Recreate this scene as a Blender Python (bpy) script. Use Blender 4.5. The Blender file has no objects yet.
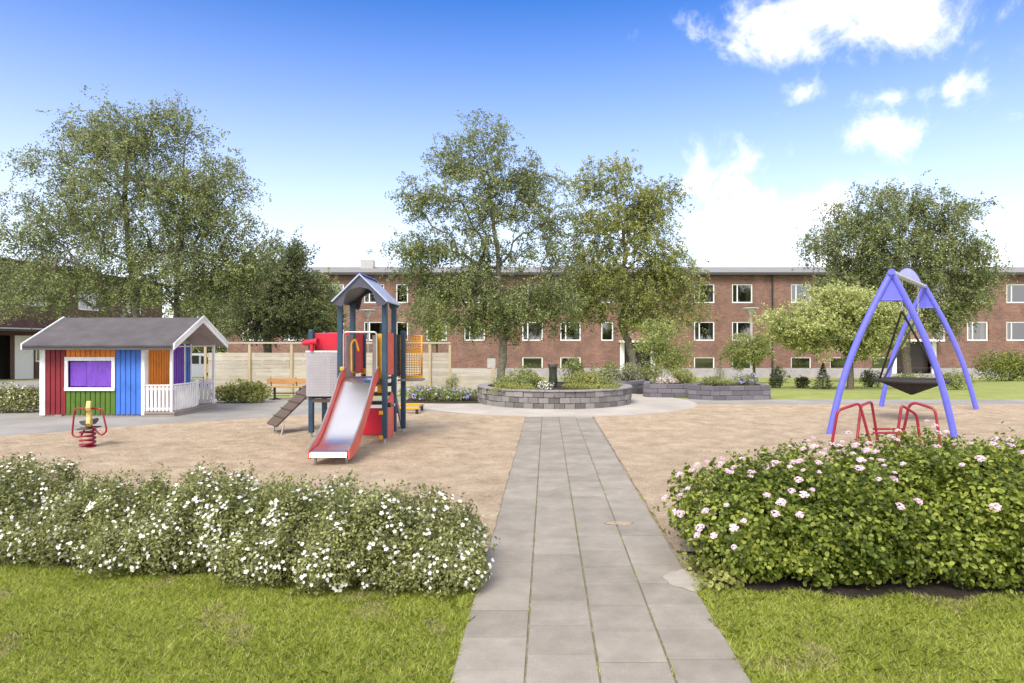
import bpy, math, random
import numpy as np
from mathutils import Vector, noise
R = math.radians
rng = np.random.default_rng(7); random.seed(7)
S = bpy.context.scene
COL = S.collection
EYE = 1.6; F = 665.0
def gx(px, d): return (px-512)*d/F                 # metres sideways at depth d
def gz(py, d): return EYE-(py-342)*d/F             # height at depth d
def gy(py): return EYE*F/(py-342)                  # depth of a point on level ground
def gh(y): return 0.0 if y < 20 else -1.1*min(y-20, 30)/30   # the lawn falls gently to the house

# ------------------------------------------------------------------ materials
def mat(name):
    m = bpy.data.materials.new(name); m.use_nodes = True
    nt = m.node_tree; b = nt.nodes['Principled BSDF']; return m, nt, b
def nd(nt, t, **k):
    n = nt.nodes.new(t)
    for a, v in k.items():
        if a in n.inputs.keys() if isinstance(a, str) else False: n.inputs[a].default_value = v
        else: setattr(n, a, v)
    return n
def ramp(nt, fac, stops):
    r = nt.nodes.new('ShaderNodeValToRGB'); e = r.color_ramp.elements
    while len(e) > 1: e.remove(e[-1])
    e[0].position = stops[0][0]; e[0].color = (*stops[0][1], 1)
    for p, c in stops[1:]:
        q = e.new(p); q.color = (*c, 1)
    nt.links.new(fac, r.inputs[0]); return r.outputs[0]
def noise_tex(nt, scale, detail=4, rough=.55, vec=None):
    n = nt.nodes.new('ShaderNodeTexNoise'); n.inputs['Scale'].default_value = scale
    n.inputs['Detail'].default_value = detail; n.inputs['Roughness'].default_value = rough
    if vec is None:
        tc = nt.nodes.new('ShaderNodeTexCoord'); vec = tc.outputs['Object']
    nt.links.new(vec, n.inputs['Vector']); return n
def mixc(nt, fac, a, b, mode='MIX'):
    m = nt.nodes.new('ShaderNodeMix'); m.data_type = 'RGBA'; m.blend_type = mode
    for i, v in ((0, fac), (6, a), (7, b)):
        if isinstance(v, (int, float)): m.inputs[i].default_value = v
        elif isinstance(v, tuple): m.inputs[i].default_value = (*v, 1)
        else: nt.links.new(v, m.inputs[i])
    return m.outputs[2]
def mth(nt, op, a, b=None, c=None, clamp=False):
    m = nt.nodes.new('ShaderNodeMath'); m.operation = op; m.use_clamp = clamp
    for i, v in enumerate((a, b, c)):
        if v is None: continue
        if isinstance(v, (int, float)): m.inputs[i].default_value = v
        else: nt.links.new(v, m.inputs[i])
    return m.outputs[0]
def bump(nt, b, h, strength=.3, dist=.02):
    n = nt.nodes.new('ShaderNodeBump'); n.inputs['Strength'].default_value = strength
    n.inputs['Distance'].default_value = dist
    nt.links.new(h, n.inputs['Height']); nt.links.new(n.outputs[0], b.inputs['Normal'])
def simple(name, col, rough=.5, metal=0, var=.12, scale=6, bmp=0):
    m, nt, b = mat(name)
    n = noise_tex(nt, scale, 5)
    c = ramp(nt, n.outputs['Fac'], [(.3, tuple(x*(1-var) for x in col)), (.7, tuple(min(1, x*(1+var)) for x in col))])
    nt.links.new(c, b.inputs['Base Color']); b.inputs['Roughness'].default_value = rough
    b.inputs['Metallic'].default_value = metal
    if bmp: bump(nt, b, n.outputs['Fac'], bmp, .01)
    return m
def painted(name, col, rough=.55):      # brushed paint on sawn boards
    m, nt, b = mat(name)
    tc = nt.nodes.new('ShaderNodeTexCoord'); mp = nt.nodes.new('ShaderNodeMapping')
    mp.inputs['Scale'].default_value = (1, 1, .12); nt.links.new(tc.outputs['Object'], mp.inputs[0])
    n = noise_tex(nt, 45, 4, .6, mp.outputs[0]); n2 = noise_tex(nt, 2.2, 4)
    f = mth(nt, 'ADD', mth(nt, 'MULTIPLY', n.outputs['Fac'], .5), mth(nt, 'MULTIPLY', n2.outputs['Fac'], .5))
    c = ramp(nt, f, [(.36, tuple(x*.66 for x in col)), (.5, col), (.75, tuple(min(1, x*1.12+.01) for x in col))])
    nt.links.new(c, b.inputs['Base Color']); b.inputs['Roughness'].default_value = rough
    bump(nt, b, n.outputs['Fac'], .25, .004); return m
def wood(name, c1, c2, rough=.7, axis=0, scale=30):
    m, nt, b = mat(name)
    tc = nt.nodes.new('ShaderNodeTexCoord'); mp = nt.nodes.new('ShaderNodeMapping')
    s = [1, 1, 1]; s[axis] = .07
    mp.inputs['Scale'].default_value = s; nt.links.new(tc.outputs['Object'], mp.inputs[0])
    n = noise_tex(nt, scale, 6, .65, mp.outputs[0]); n2 = noise_tex(nt, 1.7, 5, .6)
    f = mth(nt, 'ADD', mth(nt, 'MULTIPLY', n.outputs['Fac'], .6), mth(nt, 'MULTIPLY', n2.outputs['Fac'], .4))
    c = ramp(nt, f, [(.35, c1), (.65, c2)])
    g = nt.nodes.new('ShaderNodeNewGeometry')
    c = mixc(nt, .3, c, mth_col(nt, g.outputs['Random Per Island']), 'OVERLAY')
    nt.links.new(c, b.inputs['Base Color']); b.inputs['Roughness'].default_value = rough
    bump(nt, b, n.outputs['Fac'], .3, .004); return m
def mth_col(nt, v):
    return ramp(nt, v, [(0, (.3,.3,.3)), (1, (.7,.7,.7))])
def leafmat(name, dark, mid, light, trans=.3, cs=1.2, rough=.5):
    m, nt, b = mat(name)
    g = nt.nodes.new('ShaderNodeNewGeometry'); n = noise_tex(nt, cs, 3)
    f = mth(nt, 'ADD', mth(nt, 'MULTIPLY', g.outputs['Random Per Island'], .75), mth(nt, 'MULTIPLY', mth(nt, 'SUBTRACT', n.outputs['Fac'], .3, clamp=True), .8))
    c = ramp(nt, f, [(.1, dark), (.5, mid), (.9, light)])
    nt.links.new(c, b.inputs['Base Color']); b.inputs['Roughness'].default_value = rough
    b.inputs['Specular IOR Level'].default_value = .35
    t = nt.nodes.new('ShaderNodeBsdfTranslucent'); nt.links.new(mixc(nt, .5, c, light), t.inputs[0])
    mx = nt.nodes.new('ShaderNodeMixShader'); mx.inputs[0].default_value = trans
    nt.links.new(b.outputs[0], mx.inputs[1]); nt.links.new(t.outputs[0], mx.inputs[2])
    nt.links.new(mx.outputs[0], nt.nodes['Material Output'].inputs[0]); return m
def brickmat(name, c1, c2, mortar, bw=.26, rh=.078, ms=.011, var=.25, swap=False):
    m, nt, b = mat(name)
    tc = nt.nodes.new('ShaderNodeTexCoord'); sp = nt.nodes.new('ShaderNodeSeparateXYZ')
    nt.links.new(tc.outputs['Object'], sp.inputs[0])
    cb = nt.nodes.new('ShaderNodeCombineXYZ')
    nt.links.new(mth(nt, 'ADD', sp.outputs[0], sp.outputs[1]), cb.inputs[0]); nt.links.new(sp.outputs[2], cb.inputs[1])
    br = nt.nodes.new('ShaderNodeTexBrick'); nt.links.new(cb.outputs[0], br.inputs['Vector'])
    br.inputs['Color1'].default_value = (*c1, 1); br.inputs['Color2'].default_value = (*c2, 1)
    br.inputs['Mortar'].default_value = (*mortar, 1); br.inputs['Scale'].default_value = 1
    br.inputs['Brick Width'].default_value = bw; br.inputs['Row Height'].default_value = rh
    br.inputs['Mortar Size'].default_value = ms; br.inputs['Mortar Smooth'].default_value = .3
    n = noise_tex(nt, .8, 6, .65); n2 = noise_tex(nt, 9, 3)
    v = ramp(nt, n.outputs['Fac'], [(.3, (1-var,)*3), (.7, (1+var*.6,)*3)])
    c = mixc(nt, 1., br.outputs['Color'], v, 'MULTIPLY')
    c = mixc(nt, .25, c, ramp(nt, n2.outputs['Fac'], [(.3, (.5,.5,.5)), (.7, (1.2,1.15,1.1))]), 'MULTIPLY')
    nt.links.new(c, b.inputs['Base Color']); b.inputs['Roughness'].default_value = .9
    bump(nt, b, mth(nt, 'SUBTRACT', 1, br.outputs['Fac']), .5, .006); return m

M = {}
M['red'] = painted('red_paint', (.20,.008,.018)); M['orange'] = painted('orange_paint', (.72,.22,.015))
M['green'] = painted('green_paint', (.075,.15,.008)); M['blue'] = painted('blue_paint', (.045,.16,.58))
M['purple'] = painted('purple_paint', (.16,.05,.46)); M['white'] = painted('white_paint', (.80,.79,.80))
M['beige'] = painted('beige_paint', (.46,.38,.33))
M['felt'] = simple('roofing_felt', (.086,.079,.087), .9, var=.2, scale=3, bmp=.2)
M['deck'] = wood('deck_wood', (.20,.17,.14), (.36,.31,.27))
M['navy'] = simple('navy_post_paint', (.022,.055,.10), .45, var=.2)
M['prpanel'] = simple('red_panel_plastic', (.55,.012,.04), .4)
M['coral'] = simple('faded_red_panel', (.62,.11,.085), .45)
M['yellow'] = simple('yellow_paint', (.75,.36,.015), .45)
M['lpanel'] = simple('light_grey_panel', (.36,.35,.39), .5, var=.06)
M['steel'] = simple('polished_steel', (.82,.80,.80), .28, 1, var=.04, scale=2)
M['galv'] = simple('galvanised_steel', (.5,.5,.5), .4, .9)
M['greyroof'] = simple('grey_violet_roof', (.065,.065,.095), .4, var=.15)
M['skylitroof'] = simple('sky_lit_roof_face', (.38,.43,.62), .3, var=.1)  # bright sky on the tower roof slopes, put into their base colour
M['ramp'] = simple('brown_ramp_board', (.095,.068,.052), .7, var=.2, scale=20)
M['greyplate'] = simple('grey_brown_plate', (.22,.185,.18), .5)
M['lilac'] = simple('lilac_steel_paint', (.135,.145,.70), .4, var=.08)
M['maroon'] = simple('maroon_tube_paint', (.27,.012,.03), .35, var=.15)
M['black'] = simple('black_rope', (.02,.02,.022), .7, var=.3, scale=40)
M['net'] = simple('basket_net', (.035,.032,.032), .8, var=.4, scale=60)
M['rider'] = simple('yellow_rider_board', (.62,.46,.16), .6, var=.2, scale=14)
M['darkgrey'] = simple('dark_grey_plastic', (.07,.07,.075), .5)
M['bench'] = wood('bench_wood', (.38,.19,.065), (.52,.30,.12))
M['iron'] = simple('black_iron', (.02,.02,.022), .5)
M['fence'] = wood('weathered_fence_board', (.33,.30,.235), (.52,.475,.385))
M['fencepost'] = wood('fence_post_wood', (.38,.31,.19), (.52,.43,.28), axis=2)
M['lamp'] = simple('lamp_grey_paint', (.42,.42,.42), .4)
M['conc'] = simple('plinth_concrete', (.33,.32,.32), .9, var=.12, scale=2, bmp=.1)
M['brick'] = brickmat('red_brick', (.265,.105,.072), (.115,.046,.036), (.30,.235,.20), ms=.014, var=.3)
M['dbrick'] = brickmat('dark_red_brick', (.14,.06,.045), (.10,.042,.034), (.17,.13,.11))
M['stone'] = brickmat('grey_wall_block', (.19,.18,.20), (.27,.255,.275), (.09,.085,.085), .30, .1, .006, .3)
M['stonel'] = brickmat('light_wall_block', (.36,.345,.34), (.26,.25,.25), (.12,.115,.11), .22, .125, .007, .3)
M['cap'] = simple('coping_stone', (.24,.225,.23), .9, var=.2, scale=7, bmp=.2)
M['fascia'] = simple('eaves_board', (.06,.055,.055), .7)
M['roofgrey'] = simple('grey_roof_sheet', (.23,.225,.22), .8, var=.12, scale=1)
M['frame'] = simple('white_window_frame', (.80,.80,.80), .45, var=.04)
M['curtain'] = simple('pale_curtain', (.75,.73,.70), .9, var=.2, scale=9)
M['ycurtain'] = simple('yellow_curtain', (.55,.45,.20), .9, var=.2, scale=9)
M['room'] = simple('dim_room', (.10,.09,.085), .9)
M['door'] = simple('dark_door', (.04,.03,.028), .4)
M['bark'] = simple('birch_bark', (.15,.135,.11), .9, var=.55, scale=9, bmp=.6)
M['dbark'] = simple('dark_bark', (.11,.09,.07), .95, var=.4, scale=12, bmp=.6)
M['stem'] = simple('shrub_stem', (.07,.05,.035), .9, var=.3, scale=20)
M['pump'] = simple('dark_hollow_trunk', (.03,.034,.022), .6, var=.7, scale=12, bmp=.8)
M['carwhite'] = simple('white_car_paint', (.75,.76,.78), .2, var=.02)
M['tyre'] = simple('tyre_rubber', (.02,.02,.02), .8)
def glass():
    m, nt, b = mat('window_glass'); nt.nodes.remove(b)
    t = nt.nodes.new('ShaderNodeBsdfTransparent'); t.inputs[0].default_value = (.62,.66,.68,1)
    g = nt.nodes.new('ShaderNodeBsdfGlossy'); g.inputs['Roughness'].default_value = .03
    fr = nt.nodes.new('ShaderNodeFresnel'); fr.inputs[0].default_value = 1.6
    mx = nt.nodes.new('ShaderNodeMixShader'); nt.links.new(mth(nt, 'ADD', fr.outputs[0], .20), mx.inputs[0])
    nt.links.new(t.outputs[0], mx.inputs[1]); nt.links.new(g.outputs[0], mx.inputs[2])
    nt.links.new(mx.outputs[0], nt.nodes['Material Output'].inputs[0]); return m
M['glass'] = glass()
# leaves
M['l_birch'] = leafmat('birch_leaves', (.055,.075,.028), (.155,.19,.072), (.42,.46,.20), .35, .8)
M['l_birch2'] = leafmat('birch_leaves_warm', (.075,.095,.025), (.22,.25,.07), (.50,.52,.19), .35, .8)
M['l_dark'] = leafmat('dark_tree_leaves', (.045,.06,.025), (.11,.135,.05), (.27,.30,.13), .3, .6)
M['l_light'] = leafmat('light_tree_leaves', (.11,.14,.035), (.26,.31,.09), (.50,.54,.20), .35, 1)
M['l_apple'] = leafmat('crab_apple_leaves', (.14,.17,.04), (.36,.41,.12), (.70,.72,.36), .35, 1)
M['l_spir'] = leafmat('spiraea_leaves', (.028,.052,.006), (.125,.175,.02), (.38,.43,.08), .35, 2.2, .42)
M['l_pot'] = leafmat('potentilla_leaves', (.04,.052,.014), (.185,.205,.065), (.46,.48,.20), .35, 3)
M['l_yel'] = leafmat('yellow_green_leaves', (.13,.15,.03), (.28,.30,.075), (.47,.48,.17), .35, 3)
M['l_mid'] = leafmat('mid_green_leaves', (.08,.105,.025), (.20,.24,.07), (.42,.46,.18), .35, 3)
M['l_var'] = leafmat('variegated_leaves', (.10,.12,.04), (.26,.28,.13), (.48,.50,.34), .3, 3)
M['l_con'] = leafmat('conifer_needles', (.045,.06,.025), (.09,.11,.045), (.17,.19,.08), .15, 3)
M['petalw'] = leafmat('white_petals', (.72,.72,.66), (.85,.85,.82), (.92,.92,.90), .25, 3)
M['petalp'] = leafmat('pink_petals', (.62,.36,.50), (.80,.60,.72), (.90,.80,.84), .25, 8)
M['petalb'] = leafmat('blue_petals', (.25,.24,.68), (.40,.38,.82), (.55,.55,.90), .25, 3)
M['seed'] = leafmat('brown_seed_heads', (.08,.05,.03), (.12,.08,.05), (.20,.14,.09), .1, 3)
M['blade'] = leafmat('grass_blades', (.17,.22,.02), (.34,.42,.05), (.60,.64,.17), .4, 1.6, .5)

def ground_mats():
    m, nt, b = mat('lawn'); n = noise_tex(nt, 1.1, 8, .7); n2 = noise_tex(nt, 28, 6, .7)
    f = mth(nt, 'ADD', mth(nt, 'MULTIPLY', n.outputs['Fac'], .5), mth(nt, 'MULTIPLY', n2.outputs['Fac'], .5))
    c = ramp(nt, f, [(.34, (.15,.18,.035)), (.5, (.25,.29,.07)), (.64, (.37,.39,.13))])
    nt.links.new(c, b.inputs['Base Color']); b.inputs['Roughness'].default_value = .95
    bump(nt, b, n2.outputs['Fac'], .6, .04); M['lawn'] = m
    m, nt, b = mat('sand'); n = noise_tex(nt, 2.6, 9, .7); n2 = noise_tex(nt, 60, 4, .8)
    f = mth(nt, 'ADD', mth(nt, 'MULTIPLY', n.outputs['Fac'], .4), mth(nt, 'MULTIPLY', n2.outputs['Fac'], .6))
    c = ramp(nt, f, [(.37, (.32,.225,.145)), (.5, (.57,.44,.30)), (.63, (.80,.67,.50))])
    nt.links.new(c, b.inputs['Base Color']); b.inputs['Roughness'].default_value = .95
    n3 = noise_tex(nt, 9, 6, .75)
    bump(nt, b, mth(nt, 'ADD', n2.outputs['Fac'], mth(nt, 'MULTIPLY', n3.outputs['Fac'], 2.2)), .9, .045); M['sand'] = m
    m, nt, b = mat('asphalt'); n = noise_tex(nt, .7, 8, .6); n2 = noise_tex(nt, 120, 3, .7)
    f = mth(nt, 'ADD', mth(nt, 'MULTIPLY', n.outputs['Fac'], .65), mth(nt, 'MULTIPLY', n2.outputs['Fac'], .35))
    c = ramp(nt, f, [(.36, (.20,.19,.18)), (.5, (.27,.26,.245)), (.64, (.34,.325,.31))])
    nt.links.new(c, b.inputs['Base Color']); b.inputs['Roughness'].default_value = .9
    bump(nt, b, n2.outputs['Fac'], .4, .01); M['asphalt'] = m
    m, nt, b = mat('ring_paving'); n = noise_tex(nt, .9, 8, .65); n2 = noise_tex(nt, 60, 4, .7)
    f = mth(nt, 'ADD', mth(nt, 'MULTIPLY', n.outputs['Fac'], .6), mth(nt, 'MULTIPLY', n2.outputs['Fac'], .4))
    c = ramp(nt, f, [(.36, (.31,.285,.25)), (.5, (.40,.37,.33)), (.64, (.50,.465,.41))])
    nt.links.new(c, b.inputs['Base Color']); b.inputs['Roughness'].default_value = .9
    bump(nt, b, n2.outputs['Fac'], .4, .01); M['ring'] = m
    m, nt, b = mat('soil'); n = noise_tex(nt, 30, 8, .75)
    c = ramp(nt, n.outputs['Fac'], [(.35, (.018,.012,.008)), (.55, (.042,.029,.019)), (.7, (.10,.075,.05))])
    nt.links.new(c, b.inputs['Base Color']); b.inputs['Roughness'].default_value = 1
    bump(nt, b, n.outputs['Fac'], 1, .03); M['soil'] = m
    m, nt, b = mat('slab'); g = nt.nodes.new('ShaderNodeNewGeometry'); n = noise_tex(nt, 3, 9, .7); n2 = noise_tex(nt, 150, 3, .7)
    f = mth(nt, 'ADD', mth(nt, 'MULTIPLY', n.outputs['Fac'], .5), mth(nt, 'MULTIPLY', n2.outputs['Fac'], .3))
    f = mth(nt, 'ADD', f, mth(nt, 'MULTIPLY', g.outputs['Random Per Island'], .09))
    f = mth(nt, 'ADD', f, .055)
    c = ramp(nt, f, [(.36, (.18,.162,.135)), (.5, (.258,.233,.197)), (.63, (.34,.312,.268))])
    nt.links.new(c, b.inputs['Base Color']); b.inputs['Roughness'].default_value = .85
    bump(nt, b, n2.outputs['Fac'], .35, .006); M['slab'] = m
    m, nt, b = mat('slab_joint'); n = noise_tex(nt, 5, 6, .7)
    c = ramp(nt, n.outputs['Fac'], [(.38, (.19,.165,.125)), (.5, (.165,.155,.085)), (.62, (.30,.25,.18))])
    nt.links.new(c, b.inputs['Base Color']); b.inputs['Roughness'].default_value = 1; M['joint'] = m
ground_mats()

# ------------------------------------------------------------------ objects
def tag(o, label=None, cat=None, group=None, kind=None):
    if label: o['label'] = label
    if cat: o['category'] = cat
    if group: o['group'] = group
    if kind: o['kind'] = kind
    return o
def thing(name, label, cat, loc, group=None):
    o = bpy.data.objects.new(name, None); COL.objects.link(o); o.location = loc; o.empty_display_size = .2
    return tag(o, label, cat, group)
def wloc(o):
    v = Vector((0, 0, 0))
    while o is not None: v = v+o.location; o = o.parent
    return v
def link(name, me, parent=None, loc=(0, 0, 0)):
    o = bpy.data.objects.new(name, me); COL.objects.link(o); o.location = loc
    if parent is not None: o.parent = parent
    return o
class MB:
    """collects shapes in world coordinates; build() links them as one mesh object"""
    def __init__(s): s.v = []; s.f = []; s.m = []; s.sm = []
    def add(s, vs, fs, mi=0, smooth=False):
        k = len(s.v); s.v += [tuple(p) for p in vs]
        for f in fs: s.f.append([k+i for i in f]); s.m.append(mi); s.sm.append(smooth)
    def box(s, x0, x1, y0, y1, z0, z1, mi=0):
        v = [(x, y, z) for x in (x0, x1) for y in (y0, y1) for z in (z0, z1)]
        s.add(v, [(0,1,3,2),(4,6,7,5),(0,4,5,1),(2,3,7,6),(0,2,6,4),(1,5,7,3)], mi); return s
    def beam(s, a, b, w, h, mi=0, up=(0,0,1)):
        a = Vector(a); b = Vector(b); d = (b-a).normalized(); sd = d.cross(Vector(up)).normalized(); u = sd.cross(d)
        v = [p+sd*i*w/2+u*j*h/2 for p in (a, b) for i in (-1, 1) for j in (-1, 1)]
        s.add(v, [(0,1,3,2),(4,6,7,5),(0,4,5,1),(2,3,7,6),(0,2,6,4),(1,5,7,3)], mi); return s
    def tube(s, pts, r, n=8, mi=0, closed=False):
        pts = [Vector(p) for p in pts]; N = len(pts); rs = r if isinstance(r, (list, tuple)) else [r]*N
        ref = None; rings = []
        for i, p in enumerate(pts):
            if closed: t = pts[(i+1) % N]-pts[i-1]
            else: t = pts[min(i+1, N-1)]-pts[max(i-1, 0)]
            t.normalize()
            if ref is None: ref = Vector((0,0,1)) if abs(t.z) < .9 else Vector((1,0,0))
            a = (ref-t*ref.dot(t)).normalized(); ref = a; b = t.cross(a)
            rings.append([p+(a*math.cos(2*math.pi*k/n)+b*math.sin(2*math.pi*k/n))*rs[i] for k in range(n)])
        v = [q for g in rings for q in g]; f = []
        for i in range(N if closed else N-1):
            j = (i+1) % N
            for k in range(n): f.append((i*n+k, i*n+(k+1) % n, j*n+(k+1) % n, j*n+k))
        s.add(v, f, mi, True)
        if not closed:
            s.add(rings[0], [tuple(range(n-1, -1, -1))], mi); s.add(rings[-1], [tuple(range(n))], mi)
        return s
    def prism(s, poly, axis, t0, t1, mi=0):
        """poly in the two other axes, extruded along axis (0 x,1 y,2 z)"""
        def mk(p, t):
            q = [p[0], p[1]]; q.insert(axis, t); return tuple(q)
        n = len(poly); v = [mk(p, t0) for p in poly]+[mk(p, t1) for p in poly]
        f = [tuple(range(n))[::-1], tuple(range(n, 2*n))]+[(i, (i+1) % n, n+(i+1) % n, n+i) for i in range(n)]
        s.add(v, f, mi); return s
    def lathe(s, c, prof, n=24, mi=0, smooth=True):
        v = [(c[0]+r*math.cos(2*math.pi*k/n), c[1]+r*math.sin(2*math.pi*k/n), c[2]+z) for r, z in prof for k in range(n)]
        f = [(i*n+k, i*n+(k+1) % n, (i+1)*n+(k+1) % n, (i+1)*n+k) for i in range(len(prof)-1) for k in range(n)]
        s.add(v, f, mi, smooth); return s
    def build(s, name, mats, parent=None, bevel=0, loc=None):
        org = wloc(parent) if parent is not None else Vector(loc or (0, 0, 0))
        me = bpy.data.meshes.new(name)
        me.from_pydata([(p[0]-org.x, p[1]-org.y, p[2]-org.z) for p in s.v], [], s.f)
        for m in (mats if isinstance(mats, (list, tuple)) else [mats]): me.materials.append(m)
        me.polygons.foreach_set('material_index', s.m); me.polygons.foreach_set('use_smooth', s.sm)
        me.update()
        import bmesh
        bm = bmesh.new(); bm.from_mesh(me); bmesh.ops.recalc_face_normals(bm, faces=bm.faces); bm.to_mesh(me); bm.free()
        o = link(name, me, parent, org if parent is None else (0, 0, 0))
        if bevel:
            b = o.modifiers.new('edge', 'BEVEL'); b.width = bevel; b.segments = 2; b.limit_method = 'ANGLE'; b.angle_limit = R(40)
        return o
def npmesh(name, V, Fq, m, parent=None, loc=(0, 0, 0), smooth=False):
    """numpy mesh: V (n,3) world, Fq (k,m)"""
    org = wloc(parent) if parent is not None else Vector(loc)
    V = np.asarray(V, np.float32)-np.array(org, np.float32)
    me = bpy.data.meshes.new(name); k = Fq.shape[1]
    me.vertices.add(len(V)); me.vertices.foreach_set('co', V.ravel())
    me.loops.add(Fq.size); me.loops.foreach_set('vertex_index', Fq.ravel().astype(np.int32))
    me.polygons.add(len(Fq)); me.polygons.foreach_set('loop_start', np.arange(0, Fq.size, k, dtype=np.int32))
    if smooth: me.polygons.foreach_set('use_smooth', np.ones(len(Fq), bool))
    me.materials.append(m); me.update(calc_edges=True); me.validate()
    return link(name, me, parent, tuple(org) if parent is None else (0, 0, 0))
def unit(a): return a/np.maximum(np.linalg.norm(a, axis=1, keepdims=True), 1e-9)
def leaf_geo(P, N, size, aspect=.6, fold=False, T=None):
    n = len(P); N = unit(N)
    if T is None: T = rng.normal(size=(n, 3))
    T = unit(T-N*np.sum(T*N, 1, keepdims=True)); B = np.cross(N, T)
    L = (size*rng.uniform(.7, 1.25, n))[:, None] if np.isscalar(size) else size[:, None]
    W = L*aspect
    if not fold:
        V = np.stack([P-T*L/2, P+B*W/2, P+T*L/2, P-B*W/2], 1).reshape(-1, 3)
        return V, np.arange(4*n).reshape(n, 4)
    up = N*L*.1
    V = np.stack([P-T*L/2, P-T*L*.2+B*W/2+up, P+T*L*.22+B*W*.42+up, P+T*L/2-up*.4,
                  P+T*L*.22-B*W*.42+up, P-T*L*.2-B*W/2+up], 1).reshape(-1, 3)
    i = np.arange(n)[:, None]*6
    F_ = np.concatenate([i+np.array([[0,3,2,1]]), i+np.array([[0,5,4,3]])], 0)
    return V, F_

# ------------------------------------------------------------------ trees
def seed_of(t): return (sum(map(ord, t)) % 97)*1.3
def grow_tree(name, label, cat, base, trunks, lobes, natt, per, lsize, lm, bark, droop=.5, sig=.35, slen=.6, rtr=.13, group=None, sprigs=14, aspect=.6, rmin=.006, uplean=.9):
    """trunks: polylines in world space; lobes: (x,y,z,rx,ry,rz)"""
    t = thing(name, label, cat, base, group)
    lob = np.array(lobes, float); vol = (lob[:,3]*lob[:,4]*lob[:,5])**.75; pr = vol/vol.sum()
    ids = rng.choice(len(lob), natt, p=pr); d = unit(rng.normal(size=(natt, 3)))
    rad = rng.uniform(0, 1, natt)**(1/2.6)
    rad = rad*(1+.28*(rng.uniform(0, 1, natt) > .82))
    A = lob[ids, :3]+d*lob[ids, 3:6]*rad[:, None]
    sc_ = 3.2/max(lob[:,3].max()*2, 1.5); nv = np.array([noise.noise(Vector(q*sc_*1.3+np.array([seed_of(label), 0, 0]))) for q in A])
    A = A[nv > -.21]; natt = len(A)
    nodes = []; par = []
    for tr in trunks:
        tr = [np.array(p, float) for p in tr]; prev = -1
        for a, b in zip(tr[:-1], tr[1:]):
            m = max(2, int(np.linalg.norm(b-a)/.35))
            for i in range(m):
                q = a+(b-a)*i/m
                if prev >= 0: q = q+rng.normal(size=3)*.02
                nodes.append(q); par.append(prev); prev = len(nodes)-1
        nodes.append(tr[-1]); par.append(prev)
    ntr = len(nodes)
    cen = np.array(nodes)[:, :2].mean(0)
    order = np.argsort(np.hypot(A[:,0]-cen[0], A[:,1]-cen[1])+rng.uniform(0, .6, natt))
    leafn = []
    z0 = min(p[2] for p in nodes)
    for i in order:
        a = A[i]; nn = np.array(nodes); dv = a-nn; hz = np.hypot(dv[:,0], dv[:,1]); dist = np.linalg.norm(dv, axis=1)
        cost = dist+uplean*np.maximum(0, nn[:,2]-(a[2]-.45*hz))
        cost[:ntr] += np.where(nn[:ntr,2] < z0+1.3, 3, 0)
        j = int(np.argmin(cost)); b = nodes[j]; L = dist[j]; m = max(1, int(L/.35)); prev = j
        for k in range(1, m+1):
            u = k/m; q = b+(a-b)*u; q = q+np.array([0, 0, .12*L*math.sin(u*math.pi)])+rng.normal(size=3)*.035*(u < 1)
            nodes.append(q); par.append(prev); prev = len(nodes)-1
        leafn.append(prev)
    cnt = np.zeros(len(nodes)); cnt[leafn] += 1
    for i in range(len(nodes)-1, -1, -1):
        if par[i] >= 0: cnt[par[i]] += cnt[i]
    rd = rmin+(cnt/max(1, cnt.max()))**.58*(rtr-rmin)
    nd_ = np.array(nodes); V = []; Fc = []; k = 6; ang = np.arange(k)*2*math.pi/k; off = 0
    for i in range(len(nodes)):
        p = par[i]
        if p < 0: continue
        a, b = nd_[p], nd_[i]; dr = b-a; l = np.linalg.norm(dr)
        if l < 1e-5: continue
        dr /= l; ref = np.array([0, 0, 1.]) if abs(dr[2]) < .8 else np.array([1., 0, 0])
        s1 = np.cross(dr, ref); s1 /= np.linalg.norm(s1); s2 = np.cross(dr, s1)
        circ = np.cos(ang)[:, None]*s1+np.sin(ang)[:, None]*s2
        ra = min(rd[p], rd[i]*1.35) if i >= ntr else rd[p]
        if i < ntr and nd_[p][2] < z0+.35: ra *= 1.25
        V.append(a-dr*rd[i]*.3+circ*ra); V.append(b+dr*rd[i]*.3+circ*rd[i])
        for q in range(k): Fc.append((off+q, off+(q+1) % k, off+k+(q+1) % k, off+k+q))
        off += 2*k
    npmesh('trunk', np.concatenate(V), np.array(Fc), bark, t, smooth=True)
    # sprigs of leaves round each twig end
    E = nd_[leafn]; K = sprigs
    St = np.repeat(E, K, 0)+rng.normal(size=(len(E)*K, 3))*np.array([sig, sig, sig*.75])
    cen3 = np.array([lob[:,0].mean(), lob[:,1].mean(), lob[:,2].mean()])
    D = unit(St-cen3)*(1-droop)+rng.normal(size=St.shape)*.45+np.array([0, 0, -1.6*droop])
    D = unit(D); Ls = rng.uniform(.35, 1, len(St))*slen
    m = per+9; lsize = lsize*1.08; tt = rng.uniform(0, 1, (len(St), m, 1))
    P = St[:, None]+D[:, None]*tt*Ls[:, None, None]+rng.normal(size=(len(St), m, 3))*.05
    P = P.reshape(-1, 3); N = rng.normal(size=P.shape)+np.array([0, -.25, .75])
    V, Fq = leaf_geo(P, N, lsize, aspect)
    npmesh('crown', V, Fq, lm, t)
    return t
def px_lobe(px, py, d, rx, ry, dd=0, k=.85):
    s = d/F; return (gx(px, d), d+dd, gz(py, d), rx*s, rx*s*k, ry*s)

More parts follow.
